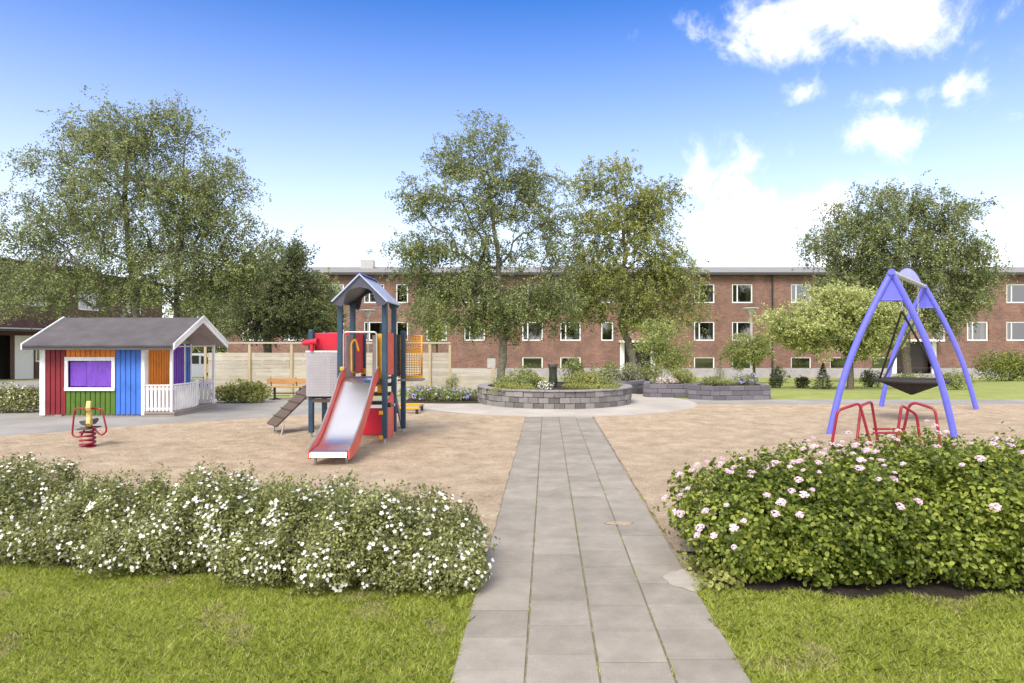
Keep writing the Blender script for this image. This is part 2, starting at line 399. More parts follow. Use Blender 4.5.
# ------------------------------------------------------------------ bushes
def shell_points(lobes, n, inner=.35, zmin=0.0, power=3.0, flat=0, lobes_noise=1.0):
    lob = np.array(lobes, float); ar = (lob[:,3]*lob[:,5]+lob[:,3]*lob[:,4]+lob[:,4]*lob[:,5]); ids = rng.choice(len(lob), n*2, p=ar/ar.sum())
    d = unit(rng.normal(size=(n*2, 3))); ph = 0
    rad = inner+(1-inner)*rng.uniform(0, 1, n*2)**(1/power)
    bump_ = 1+.13*np.sin(d[:,0]*9+ids*2.1)*np.sin(d[:,1]*8+ids)*np.sin(d[:,2]*10+ids*.7)
    P = lob[ids, :3]+d*lob[ids, 3:6]*(rad*bump_)[:, None]
    if lobes_noise:
        f = np.array([.36*noise.noise(Vector(q*4.5))+.22*noise.noise(Vector(q*10)) for q in P])*lobes_noise
        c = lob[ids, :3]; P = c+(P-c)*(1+f)[:, None]
    ok = P[:,2] > zmin
    return P[ok][:n], d[ok][:n], rad[ok][:n]
def bush(name, label, cat, loc, lobes, n, lsize, lm, flower=None, nf=0, fsize=.03, stems=12, aspect=.6, fold=False, upb=.5, group=None, shoots=0, fname='flowers', zmin=None, inner=.35, sl=0):
    z0 = loc[2]; t = thing(name, label, cat, loc, group)
    P, Nn, rad = shell_points(lobes, n, inner, (z0+.01) if zmin is None else zmin)
    if shoots:
        lob = np.array(lobes); i = rng.choice(len(lob), shoots, p=lob[:,3]/lob[:,3].sum()); d = unit(rng.normal(size=(shoots, 3))+np.array([0, 0, 1.6]))
        s0 = lob[i,:3]+d*lob[i,3:6]*.9; dr = unit(d+rng.normal(size=d.shape)*.3+np.array([0,0,.7])); m = 24 if sl else 12
        tt = rng.uniform(0, 1, (shoots, m, 1)); L = rng.uniform(.08, .2, shoots)[:, None, None]*(lob[i,5][:, None, None]*1.6) if not sl else rng.uniform(.3, 1, shoots)[:, None, None]*sl
        Q = (s0[:, None]+dr[:, None]*tt*L+rng.normal(size=(shoots, m, 3))*lsize*.5).reshape(-1, 3)
        P = np.concatenate([P, Q]); Nn = np.concatenate([Nn, rng.normal(size=Q.shape)])
    N = Nn+rng.normal(size=P.shape)*.75+np.array([0, -.1, upb])
    V, Fq = leaf_geo(P, N, lsize, aspect, fold)
    npmesh('foliage', V, Fq, lm, t)
    if stems:
        mb = MB(); lob = lobes
        for k in range(stems):
            l = random.choice(lob); e = Vector((l[0]+random.uniform(-.6,.6)*l[3], l[1]+random.uniform(-.6,.6)*l[4], l[2]+random.uniform(.1,.6)*l[5]))
            b = Vector((loc[0]+random.uniform(-.02,.02)+(l[0]-loc[0])*(.8 if len(lobes) > 30 else 0), loc[1], z0))
            mb.tube([b, b.lerp(e, .5)+Vector((0, 0, .05*l[5])), e], [lsize*.25, lsize*.18, lsize*.08], 5)
        mb.build('stems', M['stem'], t)
    if flower and nf:
        P, Nn, rad = shell_points(lobes, nf*5, .93, z0+.05, 1.0)
        keep = (Nn[:,2] > -.45)&(Nn[:,1] < .55)&(np.array([noise.noise(Vector(q*7)) for q in P])+rng.uniform(-.25, .25, len(P)) > -.05); P = P[keep][:nf]; Nn = Nn[keep][:nf]
        P = P+Nn*fsize*.6
        N = unit(Nn+np.array([0, -.3, .45])+rng.normal(size=P.shape)*.3)
        T = unit(np.cross(N, rng.normal(size=P.shape))); B = np.cross(N, T); n_ = len(P)
        r = fsize/2*rng.uniform(.7, 1.15, n_)[:, None]; Vs = []
        for q in range(10):
            a = q*math.pi/5; rr = r*(1.0 if q % 2 == 0 else .62)
            Vs.append(P+T*rr*math.cos(a)+B*rr*math.sin(a)+N*rr*.25)
        V = np.stack([P]+Vs, 1).reshape(-1, 3); b0 = np.arange(n_)[:, None]*11
        Fq = np.concatenate([b0+np.array([[0, 1+(2*q-1) % 10, 1+2*q, 1+(2*q+1) % 10]]) for q in range(5)], 0)
        o = npmesh(fname, V, Fq, flower, t); o['kind'] = 'stuff'
    return t

# ================================================================== SETTING
def sheet(name, polys, m, kind='structure'):
    mb = MB()
    for p in polys: mb.add(p, [tuple(range(len(p)))])
    o = mb.build(name, m); o['kind'] = kind; return o
# ground: one sheet to the horizon, falling gently towards the house
mb = MB(); ys = [-60, 20, 50, 900]; zs = [0, 0, -1.1, -1.1]
for i in range(3): mb.add([(-700, ys[i], zs[i]), (700, ys[i], zs[i]), (700, ys[i+1], zs[i+1]), (-700, ys[i+1], zs[i+1])], [(0,1,2,3)])
tag(mb.build('ground', M['lawn']), kind='structure')
sheet('asphalt_path', [[(-40, 8.5, .004), (-2.2, 8.5, .004), (28, 8.5, .004), (28, 18.25, .004), (6.2, 18.35, .004), (-1.2, 18.9, .004), (-3.8, 19, .004), (-40, 19.2, .004)]], M['asphalt'])
mb = MB(); mb.add([(-28, 24, gh(24)+.01), (-6, 24, gh(24)+.01), (-6, 44, gh(44)+.01), (-28, 44, gh(44)+.01)], [(0,1,2,3)])
tag(mb.build('parking_asphalt', M['asphalt']), kind='structure')
CX, CY = 1.12, 17.67
mb = MB(); n = 64
mb.add([(CX+3.67*math.cos(2*math.pi*k/n), CY+3.67*math.sin(2*math.pi*k/n), .008) for k in range(n)], [tuple(range(n))])
tag(mb.build('ring_paving', M['ring']), kind='structure')
def pl(y): return -.454+.0526*y
def pr_(y): return .953+.0526*y
# sand areas (gently trodden surface)
def interp(x, T):
    return float(np.interp(x, [a for a, b in T], [b for a, b in T]))
TL = [(-30, 8.6), (-12, 9.6), (-8.53, 11.1), (-7.86, 11.6), (-7.1, 12.4), (-6.16, 13.1), (-5.11, 13.8), (-4.04, 14.7), (-2.6, 15.3), (-1.78, 14.9), (-.9, 14.45), (0, 14.12), (.4, 14.05)]
def ybr(x):
    v = 16.7
    if abs(x-CX) < 3.66: v = min(v, CY-math.sqrt(3.67**2-(x-CX)**2))
    return v
def sand(name, xa, xb, yb, nx, ny, y0=5.0):
    V = []; 
    for i in range(nx+1):
        for j in range(ny+1):
            u = i/nx; v = j/ny; y = y0+v*10
            for _ in range(4):
                x = xa(y)+(xb(y)-xa(y))*u; y = y0+v*(yb(x)-y0)
            e = min(u, 1-u, v*.8+.05, (1-v)*1.0)*25; e = min(1, e)
            h = .5*noise.noise(Vector((x*1.3, y*1.3, 0)))+.55*noise.noise(Vector((x*3.6, y*3.6, 3)))+.5*noise.noise(Vector((x*7, y*7, 7)))-.5*max(0, noise.noise(Vector((x*4.5, y*5.5, 17)))-.22)*4
            jx = .02*noise.noise(Vector((x*5, y*5, 2))); jy = .05*noise.noise(Vector((x*3, y, 9)))
            V.append((x+(jx+.012)*(1 if u in (0, 1) else 0), y+jy*(v == 1), .013+.009*(1-e)+max(.002, e*(.018+.036*h))))
    Fq = np.array([(i*(ny+1)+j, (i+1)*(ny+1)+j, (i+1)*(ny+1)+j+1, i*(ny+1)+j+1) for i in range(nx) for j in range(ny)])
    tag(npmesh(name, np.array(V), Fq, M['sand'], smooth=True), kind='structure')
sheet('sand_edge', [[(-12, 4.9, .007), (pl(4.9), 4.9, .007), (pl(9), 9, .007), (-12, 9, .007)], [(pr_(4.6), 4.6, .007), (8, 4.6, .007), (8, 9, .007), (pr_(9), 9, .007)]], M['sand'])
sand('play_sand', lambda y: -13., lambda y: pl(y)-.005, lambda x: interp(x, TL), 190, 150)
sand('play_sand', lambda y: pr_(y)+.005, lambda y: 17., ybr, 220, 170)
# slab path
sheet('path_bed', [[(pl(1)+.0, 1, .010), (pr_(1), 1, .010), (pr_(14.05), 14.05, .010), (pl(14.05), 14.05, .010)]], M['joint'])
mb = MB(); cw = (pr_(0)-pl(0))/4
for c in range(4):
    y = 1.0+[.1, .25, .17, .02][c]
    while y < 14.3:
        L = .352; y2 = y+L
        if random.random() < .08: y2 = y+L*1.5
        g = .004; lim = 14.05-.03*abs(c-1.5)
        ya, yb_ = y+g, min(y2-g, lim)
        if yb_-ya > .03:
            z = .0185+(.0012*noise.noise(Vector((c, y, 0))))+random.uniform(-.0015, .0015); q = .0025; tl = random.uniform(-.001, .001)
            P4 = [(pl(Y)+c*cw+s, Y) for Y, s in ((ya, .0055), (ya, cw-.0055), (yb_, cw-.0055), (yb_, .0055))]
            ctr = (sum(p[0] for p in P4)/4, sum(p[1] for p in P4)/4)
            ins = [(p[0]+(q if p[0] < ctr[0] else -q), p[1]+(q if p[1] < ctr[1] else -q)) for p in P4]
            v = [(*p, .008) for p in P4]+[(*p, z-.002) for p in P4]+[(*p, z+tl*(1 if i < 2 else -1)) for i, p in enumerate(ins)]
            f = [(0,1,5,4),(1,2,6,5),(2,3,7,6),(3,0,4,7),(4,5,9,8),(5,6,10,9),(6,7,11,10),(7,4,8,11),(8,9,10,11)]
            mb.add(v, f)
        y = y2
tag(mb.build('slab_path', M['slab']), kind='structure')
def patch(name, cx, cy, rx, ry, m, z, seed, n=40):
    mb = MB(); pts = []
    for k in range(n):
        a = 2*math.pi*k/n; r = 1+.45*noise.noise(Vector((math.cos(a)*1.5+seed, math.sin(a)*1.5, seed)))
        pts.append((cx+rx*r*math.cos(a), cy+ry*r*math.sin(a), z))
    mb.add([(cx, cy, z+.004)]+pts, [(0, 1+k, 1+(k+1) % n) for k in range(n)], 0, True); o = mb.build(name, m); o['kind'] = 'structure'
patch('sand_spill', gx(620, 5.78), 5.78, .13, .055, M['sand'], .0215, 3.1)
M['cementstain'] = simple('pale_cement', (.36,.33,.29), .9, var=.12, scale=8)
patch('cement_smear', 1.16, 4.42, .13, .19, M['cementstain'], .0215, 8.3)
0 and patch('dry_grass_patch', 1.17, 3.55, .10, .16, M['sand'], .0215, 5.0)
# soil beds under the hedges
def fl(x): return interp(x, [(-12, 5.25), (-4.0, 4.78), (-2.2, 4.5), (0, 4.15)])       # lawn edge left
def fr(x): return interp(x, [(1, 4.35), (2.0, 4.12), (8, 4.05)])                        # lawn edge right
def strip(name, xs, f0, f1, m, z):
    mb = MB()
    for a, b in zip(xs[:-1], xs[1:]): mb.add([(a, f0(a), z), (b, f0(b), z), (b, f1(b), z), (a, f1(a), z)], [(0,1,2,3)])
    tag(mb.build(name, m), kind='structure')
wob = lambda f, s: (lambda x: f(x)+.05*noise.noise(Vector((x*4, s, 0))))
strip('soil_bed', [-12+i*.1 for i in range(118)]+[-.19], wob(fl, 1), lambda x: 5.7 if x < -.4 else 5.0, M['soil'], .0125)
strip('soil_bed', [1.30+i*.1 for i in range(69)], wob(fr, 5), lambda x: 5.0+min(.8, max(0, x-1.3)), M['soil'], .0125)
strip('soil_bed', [gx(400, 17)+i*.2 for i in range(18)], lambda x: 17.2+.15*math.sin(x), lambda x: 19.3, M['soil'], .012)
# grass blades on the near lawns
def blades(name, x0, x1, y0, y1, dens, ok, hgt=.042, w=.0038, zf=lambda y: 0*y):
    n = int((x1-x0)*(y1-y0)*dens); P = np.stack([rng.uniform(x0, x1, n), rng.uniform(y0, y1, n), np.zeros(n)], 1)
    P = P[ok(P[:,0], P[:,1])]; n = len(P); P[:,2] = zf(P[:,1])
    cl = .5+.5*np.sin(P[:,0]*5.3+np.sin(P[:,1]*7))*np.sin(P[:,1]*6.1+np.sin(P[:,0]*3.7))
    h = hgt*rng.uniform(.45, 1.15, n)*(.75+.5*cl); a = rng.uniform(0, 2*math.pi, n); sd = np.stack([np.cos(a), np.sin(a), 0*a], 1)
    ln = rng.normal(size=(n, 3))*.55; ln[:,2] = 0; W = (w*rng.uniform(.7, 1.4, n))[:, None]; up = np.array([0, 0, 1.])
    mid = P+up*(h*.55)[:, None]+ln*(h*.3)[:, None]; tip = P+up*(h*.9)[:, None]+ln*(h*1.0)[:, None]
    V = np.stack([P-sd*W/2, P+sd*W/2, mid+sd*W*.4, tip, mid-sd*W*.4], 1).reshape(-1, 3)
    FF = np.arange(5*n).reshape(n, 5); o = npmesh(name, V, FF, M['blade']); o['kind'] = 'stuff'
    dry = np.array([noise.noise(Vector((x*1.7, y*1.7, 4)))+.35*noise.noise(Vector((x*6, y*6, 9))) for x, y in P[:, :2]]) > .5
    sel = (dry & (rng.uniform(0, 1, n) < .38)) | (rng.uniform(0, 1, n) < .05)
    o.data.materials.append(M['straw']); o.data.polygons.foreach_set('material_index', sel.astype(np.int32))
M['straw'] = leafmat('straw_blades', (.30,.25,.12), (.46,.40,.22), (.60,.54,.34), .3, 2)
def joint_weeds():
    P_ = []
    for c in range(5):
        n = 420 if c in (0, 4) else 150
        y = rng.uniform(2.8, 7, n); k = np.array([noise.noise(Vector((q*1.6, c*7.3, 0))) for q in y]) > .0
        y = y[k]; x = -.454+.0526*y+c*cw+rng.normal(0, .004, len(y))+(-.004 if c == 0 else .004 if c == 4 else 0); P_.append(np.stack([x, y, 0*x+.012], 1))
    P = np.concatenate(P_); n = len(P); a = rng.uniform(0, 6.28, n); sd = np.stack([np.cos(a), np.sin(a), 0*a], 1)*.003; h = rng.uniform(.008, .028, n)
    tip = P+np.stack([rng.normal(0, .008, n), rng.normal(0, .008, n), h], 1)
    V = np.stack([P-sd, P+sd, tip], 1).reshape(-1, 3); o = npmesh('joint_weeds', V, np.arange(3*n).reshape(n, 3), M['blade']); o['kind'] = 'stuff'
joint_weeds()
vfl = lambda x: np.interp(x, [-12, -4.0, -2.2, 0], [5.25, 4.78, 4.5, 4.15])+.05*np.sin(x*9)
vfr = lambda x: np.interp(x, [1, 2.0, 8], [4.35, 4.12, 4.05])+.04*np.sin(x*11)
blades('lawn_grass', -4.6, .1, 2.7, 5.0, 24000, lambda x, y: (x < -.454+.0526*y-.005+.02*np.sin(y*17))&(y < vfl(x)+.02)&(x > -1.02*y+.2-.6))
blades('lawn_grass', 1.0, 3.9, 2.7, 4.4, 24000, lambda x, y: (x > .953+.0526*y+.005+.02*np.sin(y*13))&(y < vfr(x)+.02))
0 and blades('lawn_grass', 4.0, 24, 18.3, 26, 300, lambda x, y: (x > 6.0)&(x < y*.8), .07, .02, lambda y: np.where(y < 20, 0, -1.1*(y-20)/30))

# ================================================================== HEDGES
def pot(px, base_y, rx, top, lab, n, nf, depth=.5):
    d = base_y+depth; x = gx(px, d); w = rx*d/F
    lobes = [(x, d, top*.45, w, depth*.9, top*.46)]
    for k in range(17):
        a = random.uniform(-.95, .95); hh = top*random.uniform(.55, 1.12)*(1-.2*abs(a))
        lobes.append((x+a*w, d+random.uniform(-.6, .5)*depth, hh*.6, w*random.uniform(.16,.34), depth*random.uniform(.25,.45), hh*random.uniform(.38,.52)))
    for k in range(7):
        a = -.95+1.9*k/6; lobes.append((x+a*w, d-depth*random.uniform(.62, .8), .13, w*.26, .2, .15))
    return bush('flowering_shrub', lab, 'shrub', (x, d, .03), lobes, n, .026, M['l_pot'], M['petalw'], int(nf*2.2), .030, 50, .5, sl=.17, shoots=260, group='white flowering shrubs along the left lawn', inner=.25)
pot(5, 4.80, 75, .64, 'white flowering shrub at the left picture edge, end of the row', 40000, 420)
pot(115, 4.62, 70, .50, 'lower white flowering shrub, second in the row from the left', 36000, 300)
pot(222, 4.42, 85, .62, 'tall white flowering shrub right of the spring rider, middle of the row', 52000, 480)
pot(325, 4.26, 70, .55, 'white flowering shrub in front of the slide', 42000, 330)
pot(405, 4.12, 74, .55, 'white flowering shrub beside the slab path, right end of the row', 44000, 430)

hl = []
hx0, hx1 = 1.62, 6.6
for k in range(17):
    u = k/16; x = hx0+(hx1-hx0)*u
    top = .80+.05*math.sin(k*1.7)+.17*u
    if k == 0: top = .66
    if k == 1: top = .76
    hl.append((x, 4.68+.08*math.sin(k*2.2), top*.47, .42, .58, top*.52))
    hl.append((x+.1, 4.42+.08*math.cos(k*1.9), top*.40, .30, .30, top*.38)); hl.append((x+.05, 4.38+.05*math.cos(k*3.9), .17, .25, .22, .17))
    hl.append((x-.1, 5.0, top*.52, .34, .42, top*.46))
hedge = bush('flowering_hedge', 'dense green hedge with pink flower heads right of the slab path', 'hedge', (3.6, 4.95, .03), hl, 175000, .033, M['l_spir'], None, 0, stems=60, aspect=.66, fold=True, upb=.6, shoots=420, sl=.12, inner=.35)
# pink flower heads: each head one part
heads = []
for v in range(4):
    n_ = 70; a = rng.uniform(0, 2*math.pi, n_); r = .026*np.sqrt(rng.uniform(0, 1, n_))
    P = np.stack([r*np.cos(a), r*np.sin(a)*.9, .010*(1-(r/.026)**2)+rng.uniform(0, .004, n_)], 1)
    V, Fq = leaf_geo(P, rng.normal(size=P.shape)*.35+np.array([0, 0, 1]), .012, .95)
    heads.append((V, Fq))
hv = np.array(hl)
P, Nn, rad = shell_points(hl, 60000, .97, .1, 1.0); P = P.astype(float)
vis = (P[:,0]/P[:,1] < .78)&(Nn[:,2] > -.15)&(Nn[:,1] < .1)
# keep those that are on the outside of the union
out = []
for p, nn in zip(P[vis], Nn[vis]):
    q = p+nn*.03; ins = (((q-hv[:,:3])/hv[:,3:6])**2).sum(1) < 1.0
    if ins.sum() < 1: out.append((p, nn))
random.shuffle(out)
pk = []
for p, nn in out:
    w = (.02+.9*max(0, (p[2]-.36)/.45)**1.2)*(1.0 if p[0] < 2.7 else .45)+(0.5 if p[0] < 1.5 and p[2] > .3 else 0)
    if random.random() < w and all(abs(p[0]-q[0])+abs(p[1]-q[1])+abs(p[2]-q[2]) > .07 for q in pk):
        pk.append(p); me = None
        if len(pk) <= 4:
            V, Fq = heads[len(pk)-1]; o = npmesh('flower_head', V+np.array(wloc(hedge)), Fq, M['petalp'], hedge); heads[len(pk)-1] = (V, o)
        else:
            o = heads[random.randrange(4)][1].copy(); COL.objects.link(o); o.parent = hedge
        o.location = Vector(p)+Vector(nn)*.045-wloc(hedge); s = random.uniform(.6, 1.2); o.scale = (s, s, s)
        o.rotation_euler = Vector((0, 0, 1)).rotation_difference((Vector(nn)+Vector((0, -.2, .8))).normalized()).to_euler()
        if len(pk) >= 100: break
print('heads', len(pk), len(out))
# low yellow-green ground cover where the hedge meets the path
bush('ground_cover_plant', 'small bright green plant creeping onto the path at the hedge corner', 'plant', (1.36, 4.3, .02), [(1.36, 4.3, .05, .14, .12, .07), (1.28, 4.5, .05, .08, .15, .07)], 260, .04, M['l_yel'], stems=3, aspect=.7, fold=True)

# ================================================================== PLAYHOUSE
ph = thing('playhouse', 'multicoloured wooden playhouse with grey felt roof and white porch', 'playhouse', (-8.6, 15.2, .004))
X0, X1, Y0, Y1 = -10.04, -7.86, 14.2, 16.25; ZW = .045; ZE = 1.54
mats = [M[k] for k in ('red', 'orange', 'green', 'blue', 'purple', 'white', 'beige')]
mb = MB()
def boards_x(x0, x1, z0, z1, y, mi, sgn=-1):
    mb.box(x0, x1, y, y+.02, z0, z1, mi); n = max(1, round((x1-x0)/.105)); w = (x1-x0)/n
    for k in range(n): mb.box(x0+k*w+.014, x0+(k+1)*w-.014 if k < n-1 else x1-.004, y-.016, y, z0, z1, mi)
def boards_y(y0, y1, z0, z1, x, mi):
    mb.box(x-.02, x, y0, y1, z0, z1, mi); n = max(1, round((y1-y0)/.105)); w = (y1-y0)/n
    for k in range(n): mb.box(x, x+.016, y0+k*w+.014, y0+(k+1)*w-.014, z0, z1, mi)
xr, xg, xb_ = -9.52, -8.46, -7.86
WX0, WX1, WZ0, WZ1 = -9.53, -8.46, .55, 1.26
boards_x(X0+.09, xr, ZW, ZE, Y0, 0); boards_x(xr+.001, xg, WZ1+.001, ZE, Y0, 1); boards_x(xr+.001, xg, ZW, WZ0-.001, Y0, 2)
boards_x(xr+.03, xg-.03, WZ0, WZ1, Y0+.06, 4)
boards_x(xg+.001, xb_-.05, ZW, ZE, Y0, 3)
# end wall onto the porch
boards_y(14.33, 15.22, ZW+.06, ZE, X1, 1); boards_y(15.32, 15.88, ZW+.06, ZE, X1, 4); boards_y(15.96, 16.2, ZW+.06, ZE, X1, 3)
mb.prism([(14.2, ZE+.001), (16.25, ZE+.001), (15.2, 2.04)], 0, X1-.02, X1+.004, 6)
mb.box(X0, X0+.02, Y0+.02, Y1, ZW, ZE, 0); mb.box(X0, X1, Y1, Y1+.02, ZW, ZE, 3)
mb.prism([(14.2, ZE+.001), (16.25, ZE+.001), (15.2, 2.04)], 0, X0, X0+.02, 6)
mb.build('wall', mats, ph)
for q in ((X0-.01, X0+.085, Y0-.03, Y0-.001, ZW-.02, ZE), (X0-.03, X0-.011, Y0-.03, Y0+.08, ZW-.02, ZE), (X1-.045, X1+.03, Y0-.03, Y0-.001, ZW-.02, ZE), (X1+.018, X1+.036, Y0, Y0+.11, ZW+.05, ZE),
          (X1+.018, X1+.03, 15.23, 15.31, ZW+.05, ZE), (X1+.018, X1+.03, 15.885, 15.955, ZW+.05, ZE), (X1+.018, X1+.03, 16.2, 16.27, ZW+.05, ZE)):
    MB().box(*q).build('corner_trim', M['white'], ph, .003)
w = MB(); t_ = .07
w.box(WX0, WX1, Y0-.045, Y0-.017, WZ1-t_, WZ1+.01).box(WX0, WX1, Y0-.055, Y0-.017, WZ0, WZ0+t_)
w.box(WX0, WX0+t_, Y0-.044, Y0-.016, WZ0+t_, WZ1-t_).box(WX1-t_, WX1, Y0-.044, Y0-.016, WZ0+t_, WZ1-t_)
win = w.build('window', M['white'], ph, .003)
cx = WX0+.07+.40
s1 = MB().box(WX0+.09, cx-.03, Y0+.012, Y0+.030, WZ0+.10, WZ1-.09).build('shutter', M['purple'], win)
s2 = MB().box(cx+.006, WX1-.075, Y0-.038, Y0-.012, WZ0+.09, WZ1-.08).build('shutter', M['purple'], win, .003)
# roof
RY0, RY1, RX0, RX1, RZE, RZA = 13.88, 16.52, -10.26, -7.05, 1.525, 2.14
rf = MB(); 
for a, e in (((15.2, RZA), (RY0, RZE)), ((15.2, RZA), (RY1, RZE))):
    rf.prism([(a[0], a[1]), (e[0], e[1]), (e[0], e[1]-.03), (a[0], a[1]-.045)], 0, RX0+.03, RX1-.03, 0)
    rf.prism([(a[0]+(e[0]-a[0])*.5, a[1]+(e[1]-a[1])*.5+.004), (a[0], a[1]+.006), (a[0], a[1]), (a[0]+(e[0]-a[0])*.5, a[1]+(e[1]-a[1])*.5)], 0, RX0+.035, RX1-.035, 0)
    rf.prism([(a[0], a[1]-.046), (e[0]+(.02 if e[0] < 15 else -.02), e[1]-.031), (e[0]+(.02 if e[0] < 15 else -.02), e[1]-.045), (a[0], a[1]-.06)], 0, RX0+.04, RX1-.04, 1)
roof = rf.build('roof', [M['felt'], M['beige']], ph)
for X in (RX0, RX1-.028):
    for e in ((RY0, RZE), (RY1, RZE)):
        bb = MB(); bb.prism([(15.2, RZA+.03), (e[0], e[1]+.03), (e[0], e[1]-.10), (15.2, RZA-.11)], 0, X, X+.028)
        bb.build('bargeboard', M['white'], ph, .003)
for e in ((RY0-.01, RZE), (RY1+.01, RZE)):
    b2 = MB(); b2.prism([(15.2, RZA+.055), (e[0], e[1]+.05), (e[0], e[1]-.0), (15.2, RZA-.0)], 0, RX1, RX1+.018)
    b2.build('bargeboard', M['white'], ph, .003)
MB().box(RX0+.03, RX1-.03, RY0+.02, RY0+.04, RZE-.10, RZE-.035).build('eaves_board', M['darkgrey'], ph)
# porch
PX = -7.27; PY1 = 16.2
fl_ = MB()
for k in range(9): fl_.box(X1+.03, PX+.09, Y0-.06+k*.237, Y0-.06+k*.237+.23, .06, .10)
fl_.box(X1+.03, PX+.08, Y0-.04, Y0-.01, .005, .058); fl_.box(PX+.05, PX+.08, Y0, PY1+.06, .005, .058)
fl_.box(X0+.05, X1, Y0+.01, Y0+.05, .005, ZW-.002); fl_.box(X0+.3, X0+.45, Y0-.05, Y0+.009, 0.0, .04)
fl_.build('porch_floor', M['deck'], ph, .004)
for (x, y) in ((PX, Y0), (PX, PY1)):
    MB().box(x-.028, x+.028, y-.028, y+.028, .101, 1.52).build('porch_post', M['white'], ph, .004)
def rail(pts_a, pts_b, n):
    r = MB(); a = Vector(pts_a)-Vector((0, 0, .035)); b = Vector(pts_b)-Vector((0, 0, .035))
    r.beam(a+Vector((0,0,.70)), b+Vector((0,0,.70)), .05, .03); r.beam(a+Vector((0,0,.62)), b+Vector((0,0,.62)), .02, .05); r.beam(a+Vector((0,0,.20)), b+Vector((0,0,.20)), .02, .05)
    d = (b-a).normalized(); side = Vector((d.y, -d.x, 0))*.022
    for k in range(n):
        q = a.lerp(b, (k+.5)/n)+side; w_ = (b-a).length/n*.32
        r.beam(q+Vector((0,0,.15)), q+Vector((0,0,.675)), .02, w_*2, up=tuple(d))
    r.build('railing', M['white'], ph)
rail((X1+.05, Y0, 0), (PX-.04, Y0, 0), 6); rail((PX, Y0+.05, 0), (PX, 15.3, 0), 11); rail((X1+.06, PY1, 0), (PX-.04, PY1, 0), 5)
MB().box(PX-.03, PX+.03, 15.3, 15.36, .131, .72).build('railing_post', M['white'], ph)
MB().beam((PX, Y0-.02, 1.49), (PX, PY1+.02, 1.49), .04, .03).build('porch_beam', M['beige'], ph)

# ================================================================== SPRING RIDER
sx, sy = -6.32, 9.95
sr = thing('spring_rider', 'yellow spring rider with red tube handles in the sand', 'play rider', (sx, sy, .03))
hp = [(sx-.03+.10*math.cos(a), sy+.10*math.sin(a), .03+.27*a/(2*math.pi*4.5)) for a in [i*2*math.pi/14 for i in range(64)]]
MB().tube(hp, .016, 8).build('spring', M['maroon'], sr)
MB().lathe((sx-.03, sy, 0), [(0, .02), (.11, .02), (.11, .032), (0, .032)], 20).build('base_plate', M['maroon'], sr)
sb = MB(); sb.box(sx-.10, sx+.06, sy-.16, sy+.20, .295, .315); sb.build('seat_plate', M['darkgrey'], sr, .006)
sb = MB(); sb.prism([(sx-.19, .40), (sx-.04, .43), (sx-.03, .39), (sx-.08, .33), (sx-.15, .35)], 1, sy+.03, sy+.28); sb.build('seat', M['darkgrey'], sr, .01)
prof = [(-.26,.30),(-.10,.29),(.02,.30),(.10,.33),(.16,.36),(.14,.42),(.07,.45),(.08,.52),(.16,.55),(.18,.60),(.12,.66),(.05,.69),(-.02,.68),(-.08,.62),(-.07,.55),(-.10,.48),(-.16,.42),(-.26,.38)]
c_, s_ = math.cos(R(27)), math.sin(R(27)); mbp = MB(); V = []
for off in (-.028, .028):
    for q, z in prof: lx, ly = off, -q*.9; V.append((sx+.03+lx*c_-ly*s_, sy-.06+lx*s_+ly*c_, z+.03))
n = len(prof); mbp.add(V, [tuple(range(n))[::-1], tuple(range(n, 2*n))]+[(i, (i+1) % n, n+(i+1) % n, n+i) for i in range(n)])
mbp.build('figure_board', M['rider'], sr, .008)
def rpt(px, py, d=9.9): return (gx(px, d), d, gz(py, d))
def smooth_path(P, it=2, closed=False):
    P = [Vector(p) for p in P]
    for _ in range(it):
        Q = []; n = len(P)
        if not closed: Q.append(P[0])
        for i in range(n if closed else n-1):
            a, b = P[i], P[(i+1) % n]; Q += [a.lerp(b, .25), a.lerp(b, .75)]
        if not closed: Q.append(P[-1])
        P = Q
    return P
def cham(P, f=.2):                      # rounds each bend a little and keeps straights straight
    P = [Vector(p) for p in P]; Q = [P[0]]
    for i in range(1, len(P)-1):
        a, b, c = P[i-1], P[i], P[i+1]; la = min(f, (b-a).length*.45); lc = min(f, (c-b).length*.45)
        p = b+(a-b).normalized()*la; q = b+(c-b).normalized()*lc
        for t in (0, .2, .4, .6, .8, 1): Q.append(p*(1-t)**2+b*2*t*(1-t)+q*t*t)
    Q.append(P[-1]); return Q
for L in ([(88,424),(80,438),(72,436.5),(74.5,409),(88,409)], [(91.5,426),(101,436.5),(107,432),(102,409),(91,409)]):
    MB().tube(cham([rpt(*p) for p in L], .06), .013, 8).build('handle_tube', M['maroon'], sr)

